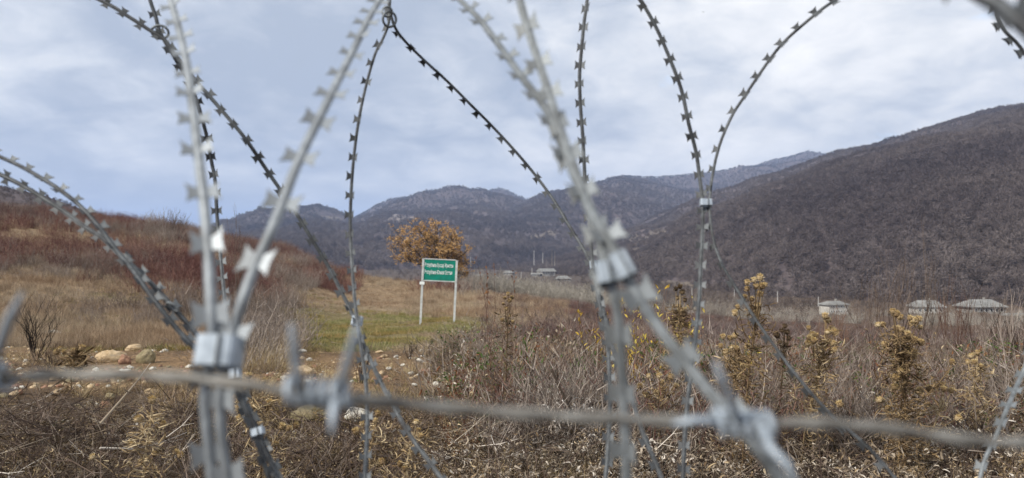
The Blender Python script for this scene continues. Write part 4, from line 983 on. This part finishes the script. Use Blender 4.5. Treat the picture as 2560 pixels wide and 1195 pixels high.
# fallen branches and green sprigs
def stick(pts, d, r, label, m='litter', nm='fallen_branch'):
    ps = [at(x_, y_, d+dd) for x_, y_, dd in pts]; mb = MB(); o0 = ps[0].copy(); q = [p-o0 for p in ps]
    mb.tube(q, [r*(1-.6*i/len(q)) for i in range(len(q))], 6)
    for i in range(1, len(q)): mb.tube([q[i], q[i]+rdir(-.1, .8)*r*22], [r*.5, r*.15], 4)
    o = mb.obj(nm, M[m]); o.location = o0; return tag(o, label, 'branch', 'fallen branches')
stick([(250,1060,0),(285,1020,.1),(320,980,.2),(345,950,.3)], 3.9, .008, 'bare grey branch crossing the leaves in the lower left')
stick([(1150,1105,0),(1190,1090,.1),(1240,1060,.2)], 4.1, .006, 'pale thin branch over the dark ditch')
stick([(1380,925,0),(1395,960,-.1),(1420,1010,-.2),(1445,1065,-.2)], 4.4, .009, 'bleached white stalk leaning through the white leaves')
stick([(1190,900,.5),(1205,945,.4),(1222,1000,.3),(1230,1040,.2)], 4.6, .007, 'pale stalk standing left of the dark cane')
stick([(250,1120,0),(330,1122,.1),(310,1121,.1)], 3.8, .006, 'short brown stick lying flat in the lower left')
random.seed(8)
P, px, d = scatter(170, (1340, 1540), (4.2, 5.6)); WLt = [litter('white_leaf_clump', veg('bleached_leaves', [(.18, .15, .12), (.34, .30, .26), (.56, .53, .49)]), 22, .16, .2, .085) for _ in range(3)]
P[:, 2] += rng.uniform(0, .3, len(P))
instancer('bleached_leaves', WLt, P, rots(len(P), .5), rng.uniform(.5, 1.1, len(P)), label='bleached white curled leaves in the middle of the brush', cat='dead leaves')
for x_, y_, lb in [(135,1110,'bright green weed sprig in the lower left'), (118,1150,'small green sprig beneath the bright one'), (2325,1035,'small green sprig among twigs on the right'), (795,1060,'green grass sprig beside the cream boulder'), (1110,1080,'green sprig left of the dark ditch'), (1700,955,'little green sprig under the thick diagonal strand')]:
    p = hit(x_, y_); mb = MB()
    for _ in range(50): mb.leaf(Vector((random.gauss(0, .03), random.gauss(0, .03), random.uniform(.02, .13))), rdir(-.1, .9), .04, .008, .6, 3)
    o = mb.obj('green_sprig', M['gleaf' if 'grass' not in lb else 'green_g']); o.location = p; tag(o, lb, 'weed', 'green sprigs')

# bird
mb = MB(); mb.add([(-.35, 0, .12), (0, .05, 0), (0, -.06, 0), (.35, 0, .12), (0, 0, -.06), (0, .2, 0), (0, -.22, 0)], [(0, 1, 2), (3, 2, 1), (5, 1, 4), (6, 4, 2), (1, 2, 4)])
o = mb.obj('bird', M['black']); o.location = at(1759, 30, 110); tag(o, 'tiny dark bird high in the sky right of centre', 'bird')

# ------------------------------------------------------------------ razor wire
def spline(ctrl, n=14):
    P_ = [at(*c) for c in ctrl]; P_ = [P_[0]*2-P_[1]]+P_+[P_[-1]*2-P_[-2]]; out_ = []
    for i in range(1, len(P_)-2):
        a, b_, c_, d_ = P_[i-1:i+3]
        for k in range(n):
            t_ = k/n; out_.append(.5*((2*b_)+(c_-a)*t_+(2*a-5*b_+4*c_-d_)*t_*t_+(3*b_-a-3*c_+d_)*t_**3))
    out_.append(P_[-2]); return out_
def barb_mesh(fold):
    """four-pointed razor blade: two flared wings bent back from the core by 'fold'"""
    mb = MB(); T_ = .0003
    prof = [(-.0040, .0018), (-.0046, .0045), (-.0062, .0078), (-.0084, .0103), (-.0046, .0095), (0, .0090), (.0046, .0095), (.0084, .0103), (.0062, .0078), (.0046, .0045), (.0040, .0018)]
    for sg in (-1, 1):
        vs = []
        for zt in (-T_, T_):
            for (x_, y_) in prof: vs.append((x_, sg*y_*math.cos(fold), y_*math.sin(fold)+zt))
        n_ = len(prof); fs = []
        for q in ((0, 1, 9, 10), (1, 2, 8, 9), (2, 3, 4), (2, 4, 5), (2, 5, 8), (5, 6, 8), (6, 7, 8)):
            fs.append(q); fs.append(tuple(i+n_ for i in reversed(q)))
        for i in range(n_): fs.append((i, (i+1) % n_, (i+1) % n_+n_, i+n_))
        mb.add(vs, fs)
    return mb
BM = {k_: [barb_mesh(a).mesh('barb', M[k_]) for a in (.15, .45, .8)] for k_ in ('galv', 'shaded', 'silver')}
SP_ = .034
def razor(label, ctrl, roll=0., rollk=0., phase=0., bm=0, r=.0025, sc=1.0, spacing=SP_):
    pts = spline(ctrl); o0 = pts[len(pts)//2].copy(); mk = 'shaded' if 'dark' in label or 'very thick' in label else 'silver' if 'big clip' in label else 'galv'; t0 = thing('razor_wire', o0, label, 'razor wire', 'strands of coiled razor wire')
    pts = [p-o0 for p in pts]
    # core: wire wrapped by pressed steel tape, with a visible lip
    mb = MB(); mb.tube(pts, r, 8); mb.obj('core', M[mk], t0, True)
    cum = [0]
    for i in range(1, len(pts)): cum.append(cum[-1]+(pts[i]-pts[i-1]).length)
    s = phase*SP_; k = 0; i = 0; lip = MB(); up = None; prev = None
    view = Vector((0, -1, 0))
    lipv = []
    for i_ in range(len(pts)):
        tg = (pts[min(i_+1, len(pts)-1)]-pts[max(i_-1, 0)]).normalized(); w_ = (pts[i_]+o0-Vector((0, 0, EYE))).normalized()*-1
        n_ = (w_-tg*w_.dot(tg)).normalized(); f_ = cum[i_]/max(cum[-1], 1e-6)
        n_ = Matrix.Rotation(roll+rollk*f_, 3, tg) @ n_; sd_ = tg.cross(n_)
        lipv.append((pts[i_]-sd_*r*1.3, pts[i_]+sd_*r*1.3, n_))
    vs = []
    for a, b_, n_ in lipv: vs += [a+n_*.0004, b_+n_*.0004, b_-n_*.0004, a-n_*.0004]
    fs = []
    for i_ in range(len(lipv)-1):
        for e_ in range(4): fs.append((i_*4+e_, i_*4+(e_+1) % 4, (i_+1)*4+(e_+1) % 4, (i_+1)*4+e_))
    lip.add(vs, fs); lip.obj('tape', M[mk], t0)
    i = 0
    while s < cum[-1]:
        while cum[i+1] < s: i += 1
        f_ = (s-cum[i])/max(cum[i+1]-cum[i], 1e-9); p = pts[i].lerp(pts[i+1], f_); tg = (pts[i+1]-pts[i]).normalized()
        w_ = (p+o0-Vector((0, 0, EYE))).normalized()*-1; n_ = (w_-tg*w_.dot(tg)).normalized()
        n_ = Matrix.Rotation(roll+rollk*s/cum[-1]+random.gauss(0, .17), 3, tg) @ n_; sd_ = n_.cross(tg)
        m3 = Matrix((tg, sd_, n_)).transposed()
        me = BM[mk][bm] if random.random() < .8 else BM[mk][(bm+1) % 3]
        o = child('barb', me, t0, p, m3.to_euler(), (sc*random.uniform(.9, 1.08), sc*random.uniform(.88, 1.08), sc*random.uniform(.8, 1.2)))
        s += spacing*random.uniform(.97, 1.03)
    return t0
random.seed(77)
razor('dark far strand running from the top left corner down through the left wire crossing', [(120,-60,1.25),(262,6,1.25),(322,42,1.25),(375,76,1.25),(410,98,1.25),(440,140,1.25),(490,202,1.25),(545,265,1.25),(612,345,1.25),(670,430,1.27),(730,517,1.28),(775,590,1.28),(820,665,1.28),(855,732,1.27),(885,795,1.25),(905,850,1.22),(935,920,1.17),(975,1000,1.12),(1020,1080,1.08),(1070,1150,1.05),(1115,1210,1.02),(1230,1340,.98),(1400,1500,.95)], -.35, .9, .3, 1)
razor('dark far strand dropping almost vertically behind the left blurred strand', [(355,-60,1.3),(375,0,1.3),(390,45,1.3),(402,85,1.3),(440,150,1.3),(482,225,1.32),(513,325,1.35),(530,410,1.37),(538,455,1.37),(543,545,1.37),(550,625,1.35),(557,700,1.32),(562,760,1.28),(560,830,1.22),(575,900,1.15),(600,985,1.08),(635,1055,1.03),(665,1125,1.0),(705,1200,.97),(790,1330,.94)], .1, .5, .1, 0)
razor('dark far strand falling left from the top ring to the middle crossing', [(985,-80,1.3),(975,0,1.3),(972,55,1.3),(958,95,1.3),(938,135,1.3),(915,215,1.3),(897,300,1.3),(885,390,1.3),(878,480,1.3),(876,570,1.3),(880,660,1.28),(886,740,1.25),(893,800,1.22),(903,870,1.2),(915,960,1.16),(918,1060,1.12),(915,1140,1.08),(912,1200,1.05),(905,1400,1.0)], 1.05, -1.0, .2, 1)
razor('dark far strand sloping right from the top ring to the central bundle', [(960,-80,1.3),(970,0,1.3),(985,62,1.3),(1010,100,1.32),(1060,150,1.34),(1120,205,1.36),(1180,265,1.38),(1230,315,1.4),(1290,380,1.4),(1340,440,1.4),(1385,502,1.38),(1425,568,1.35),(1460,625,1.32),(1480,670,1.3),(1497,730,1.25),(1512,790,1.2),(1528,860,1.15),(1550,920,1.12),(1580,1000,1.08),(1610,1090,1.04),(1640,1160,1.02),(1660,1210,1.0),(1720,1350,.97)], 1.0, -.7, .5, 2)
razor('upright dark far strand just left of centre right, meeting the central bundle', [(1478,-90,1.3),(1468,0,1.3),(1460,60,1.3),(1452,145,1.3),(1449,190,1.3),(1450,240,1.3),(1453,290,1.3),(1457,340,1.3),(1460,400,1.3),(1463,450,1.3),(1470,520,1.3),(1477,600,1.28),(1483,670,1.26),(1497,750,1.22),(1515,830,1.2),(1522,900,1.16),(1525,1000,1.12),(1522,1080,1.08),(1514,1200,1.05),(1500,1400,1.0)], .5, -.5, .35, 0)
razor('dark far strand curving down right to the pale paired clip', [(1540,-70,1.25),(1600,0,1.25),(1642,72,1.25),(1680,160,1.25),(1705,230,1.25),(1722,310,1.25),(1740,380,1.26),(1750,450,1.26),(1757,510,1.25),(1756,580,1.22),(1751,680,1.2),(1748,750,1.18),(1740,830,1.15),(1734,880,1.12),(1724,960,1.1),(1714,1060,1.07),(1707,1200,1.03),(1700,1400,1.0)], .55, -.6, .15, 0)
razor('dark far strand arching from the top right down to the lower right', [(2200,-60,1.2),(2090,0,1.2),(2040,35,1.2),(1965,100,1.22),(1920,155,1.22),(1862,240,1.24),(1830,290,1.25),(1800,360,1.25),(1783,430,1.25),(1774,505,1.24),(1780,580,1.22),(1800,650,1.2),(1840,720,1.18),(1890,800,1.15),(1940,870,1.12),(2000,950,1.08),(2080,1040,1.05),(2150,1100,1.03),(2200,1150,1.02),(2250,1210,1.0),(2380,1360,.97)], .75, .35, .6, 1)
razor('blurred near strand standing at the left, rising from the big clip to the top', [(405,-90,.80),(427,0,.72),(447,70,.66),(465,150,.60),(480,250,.54),(490,330,.505),(500,420,.475),(512,520,.45),(521,640,.43),(528,760,.42),(532,860,.42),(520,930,.43),(512,1000,.43),(520,1100,.43),(530,1210,.43),(540,1400,.43)], .3, -.25, .2, 0, spacing=.043, sc=1.1)
razor('blurred near strand slanting from the big clip up right to the top ring', [(1000,-70,.85),(950,0,.77),(920,50,.70),(890,112,.64),(850,192,.58),(810,272,.53),(770,352,.50),(735,430,.475),(705,510,.455),(677,580,.44),(640,660,.43),(610,740,.42),(588,810,.42),(572,860,.42),(558,930,.43),(550,1000,.43),(555,1100,.43),(572,1210,.43),(590,1400,.43)], .55, -.3, .6, 0, spacing=.043, sc=1.1)
razor('blurred near strand from the top centre running to the lower right past the barb', [(1100,-50,.80),(1150,0,.77),(1200,50,.71),(1260,130,.65),(1310,200,.60),(1360,265,.56),(1395,340,.525),(1430,425,.495),(1465,505,.47),(1505,575,.45),(1545,645,.435),(1590,735,.425),(1640,810,.42),(1700,890,.41),(1765,970,.40),(1830,1045,.39),(1890,1115,.38),(1950,1200,.38),(2050,1330,.37)], -.75, .7, .1, 1, spacing=.043, sc=1.1)
razor('blurred near strand dropping steeply from the top centre to the bottom centre', [(1285,-90,.60),(1300,0,.58),(1320,72,.57),(1345,150,.56),(1375,240,.54),(1400,320,.52),(1427,395,.50),(1455,470,.48),(1485,550,.46),(1508,640,.45),(1528,710,.44),(1545,790,.44),(1552,900,.44),(1558,1000,.44),(1563,1100,.44),(1566,1210,.44),(1570,1400,.44)], .1, .5, .05, 0)
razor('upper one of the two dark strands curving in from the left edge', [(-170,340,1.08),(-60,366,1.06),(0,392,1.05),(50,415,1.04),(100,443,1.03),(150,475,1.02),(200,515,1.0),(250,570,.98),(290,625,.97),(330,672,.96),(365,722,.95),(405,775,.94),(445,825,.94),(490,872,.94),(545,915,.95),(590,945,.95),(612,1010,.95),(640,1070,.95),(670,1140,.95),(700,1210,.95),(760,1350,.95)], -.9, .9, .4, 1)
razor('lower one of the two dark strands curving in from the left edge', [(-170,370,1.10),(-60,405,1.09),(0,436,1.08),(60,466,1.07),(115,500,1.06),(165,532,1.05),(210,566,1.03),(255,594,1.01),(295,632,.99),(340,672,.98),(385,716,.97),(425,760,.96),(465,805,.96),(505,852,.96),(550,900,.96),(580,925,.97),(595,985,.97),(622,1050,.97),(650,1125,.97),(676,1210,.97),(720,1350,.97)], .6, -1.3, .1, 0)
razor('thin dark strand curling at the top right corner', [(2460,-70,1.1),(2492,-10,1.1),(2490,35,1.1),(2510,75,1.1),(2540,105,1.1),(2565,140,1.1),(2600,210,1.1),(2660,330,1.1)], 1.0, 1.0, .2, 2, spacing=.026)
razor('pale strand hanging at the lower right edge', [(2640,760,1.05),(2590,850,1.05),(2560,925,1.05),(2535,980,1.03),(2512,1035,1.0),(2490,1090,.99),(2462,1150,.98),(2445,1210,.97),(2400,1350,.95)], .5, .4, .3, 0)
razor('very thick blurred strand crossing the top right corner', [(2330,-120,.34),(2430,-25,.32),(2500,15,.31),(2562,68,.30),(2640,150,.29),(2760,300,.28)], .2, .2, .7, 1, spacing=.034)

# clips and rings
def clip(px, py, d, wpx, hpx, ang, label, th_=.0012, deep=.010):
    s = d/F; w, h = wpx*s, hpx*s; t0 = thing('wire_clip', at(px, py, d), label, 'clip', 'steel clips joining razor strands', (-.3, ang, 0))
    mb = MB(); n_ = 20; vs = []; fs = []
    for (k, off) in ((0, 0), (1, th_)):
        for zt in (-h/2, h/2):
            for i in range(n_):
                a = 2*math.pi*i/n_; c_, s2 = math.cos(a), math.sin(a)
                ex = math.copysign(abs(c_)**.45, c_)*(w/2-off); ey = math.copysign(abs(s2)**.6, s2)*(deep/2-off)
                vs.append((ex, ey+.0006*math.sin(a*3), zt))
    for i in range(n_):
        j = (i+1) % n_
        fs += [(i, j, n_+j, n_+i), (2*n_+i, 3*n_+i, 3*n_+j, 2*n_+j), (i, 2*n_+i, 2*n_+j, j), (n_+i, n_+j, 3*n_+j, 3*n_+i)]
    mb.add(vs, fs); o = mb.obj('band', M['zinc'], t0)
    mb = MB(); mb.box((w*.12, -deep/2-.0004, 0), (.0012, .0012, h*.98)); mb.obj('seam', M['galv'], t0); return t0
def ring(px, py, d, rpx, label, tilt=(0, 0, 0), r=.0016, sq=1.0):
    s = d/F; R0 = rpx*s; mb = MB()
    pts = [(R0*math.cos(a), 0.0012*math.sin(a*.5), R0*sq*math.sin(a)) for a in np.linspace(0, 2*math.pi*1.15, 30)]
    mb.tube(pts, r, 6); o = mb.obj('wire_ring', M['galv'], None, True); o.location = at(px, py, d); o.rotation_euler = tilt
    return tag(o, label, 'ring', 'rings tying razor strands')
clip(550, 880, .415, 104, 74, .02, 'big blurred steel clip binding the two near strands on the left', deep=.022)
clip(1556, 664, .428, 46, 66, -.45, 'bright tilted clip on the blurred diagonal strand at the centre', deep=.012)
clip(1517, 683, .44, 52, 54, -.15, 'dull blurred clip on the steep strand at the centre', deep=.012)
clip(1489, 662, 1.28, 30, 20, -.1, 'small shiny clip behind the blurred centre clips')
clip(1765, 507, 1.235, 30, 17, .03, 'pale paired clip where two far strands meet on the right', deep=.012)
clip(893, 802, 1.23, 28, 22, .1, 'clip at the crossing of the two far strands in the middle', deep=.012)
clip(588, 934, .95, 30, 22, -.15, 'small steel clip just right below the big blurred clip', deep=.012)
clip(645, 1079, .95, 32, 18, -.3, 'lower steel clip on the doubled strand at bottom left', deep=.012)
ring(400, 80, 1.26, 20, 'dark ring where two far strands cross at the top left', (.3, 0, .2), .0022, .8)
ring(974, 48, 1.28, 17, 'dark ring joining two far strands at the top centre', (.2, 0, .5), .0022, 1.1)
ring(968, 30, 1.28, 12, 'smaller dark loop above the ring at the top centre', (.9, 0, .3), .002, 1.2)
ring(431, 768, .95, 17, 'thin shiny ring around the doubled left strand', (.9, .5, .2), .0013, .75)

# ------------------------------------------------------------------ barbed wire across the front
BW = [(-900,930,.34),(-400,945,.32),(0,942,.30),(120,938,.295),(260,936,.29),(400,940,.29),(520,950,.285),(640,965,.28),(760,985,.28),(880,998,.28),(1000,1008,.28),(1150,1022,.28),(1300,1035,.28),(1450,1044,.28),(1600,1050,.28),(1750,1056,.28),(1850,1062,.28),(1980,1058,.28),(2100,1062,.28),(2220,1072,.28),(2340,1090,.28),(2450,1105,.28),(2560,1108,.28),(2800,1115,.29),(3300,1120,.30)]
bwp = spline(BW, 24); o0 = bwp[len(bwp)//2].copy(); bw = thing('barbed_wire', o0, 'blurred twisted barbed wire stretched across the whole foreground', 'barbed wire')
cum = [0]
for i in range(1, len(bwp)): cum.append(cum[-1]+(bwp[i]-bwp[i-1]).length)
for ph in (0, math.pi):
    q = []
    for i, p in enumerate(bwp):
        tg = (bwp[min(i+1, len(bwp)-1)]-bwp[max(i-1, 0)]).normalized(); u_ = Vector((0, 0, 1)); u_ = (u_-tg*u_.dot(tg)).normalized(); v_ = tg.cross(u_); a = cum[i]*2*math.pi/.055+ph
        q.append(p-o0+(u_*math.cos(a)+v_*math.sin(a))*.0012)
    mb = MB(); mb.tube(q, .0014, 7); mb.obj('strand', M['barbed'], bw, True)
def barb(px, py, d, turns, wpx, spikes, wrapr=.0048):
    c0 = at(px, py, d)-o0; s = d/F; pts = []; n_ = int(turns*14)
    for i in range(n_+1):
        a = i/14*2*math.pi; x_ = (i/n_-.5)*wpx*s; pts.append(c0+Vector((x_, wrapr*math.cos(a), wrapr*math.sin(a)-.05*x_)))
    mb = MB(); mb.tube(pts, .0014, 6, True)
    for sp in spikes:
        q = [at(x_, y_, dd)-o0 for x_, y_, dd in sp]; mb.tube(q, [.0018]*(len(q)-1)+[.0007], 7)
    mb.obj('barb', M['zinc'], bw, True)
barb(800, 984, .279, 6, 170, [[(750,985,.275),(742,930,.272),(735,870,.268),(728,812,.262)], [(845,985,.276),(862,925,.268),(882,860,.262),(893,812,.258)], [(842,985,.276),(834,1030,.272),(828,1085,.266)]])
barb(1860, 1062, .279, 5, 150, [[(1845,1050,.274),(1825,1000,.27),(1806,955,.266),(1788,905,.26)], [(1800,1058,.276),(1740,1050,.274),(1680,1060,.275)], [(1905,1070,.274),(1925,1120,.268),(1965,1160,.263),(1990,1210,.26)]])
barb(-30, 942, .298, 4, 100, [[(-20,930,.294),(0,860,.285),(25,795,.28),(55,735,.272)], [(-60,950,.294),(-80,1050,.285)]])
barb(2960, 1117, .29, 4, 110, [[(2950,1110,.287),(2930,1000,.28)], [(2990,1120,.287),(3020,1220,.28)]])
print('tris approx', sum(len(o.data.polygons) for o in bpy.data.objects if o.type == 'MESH'))
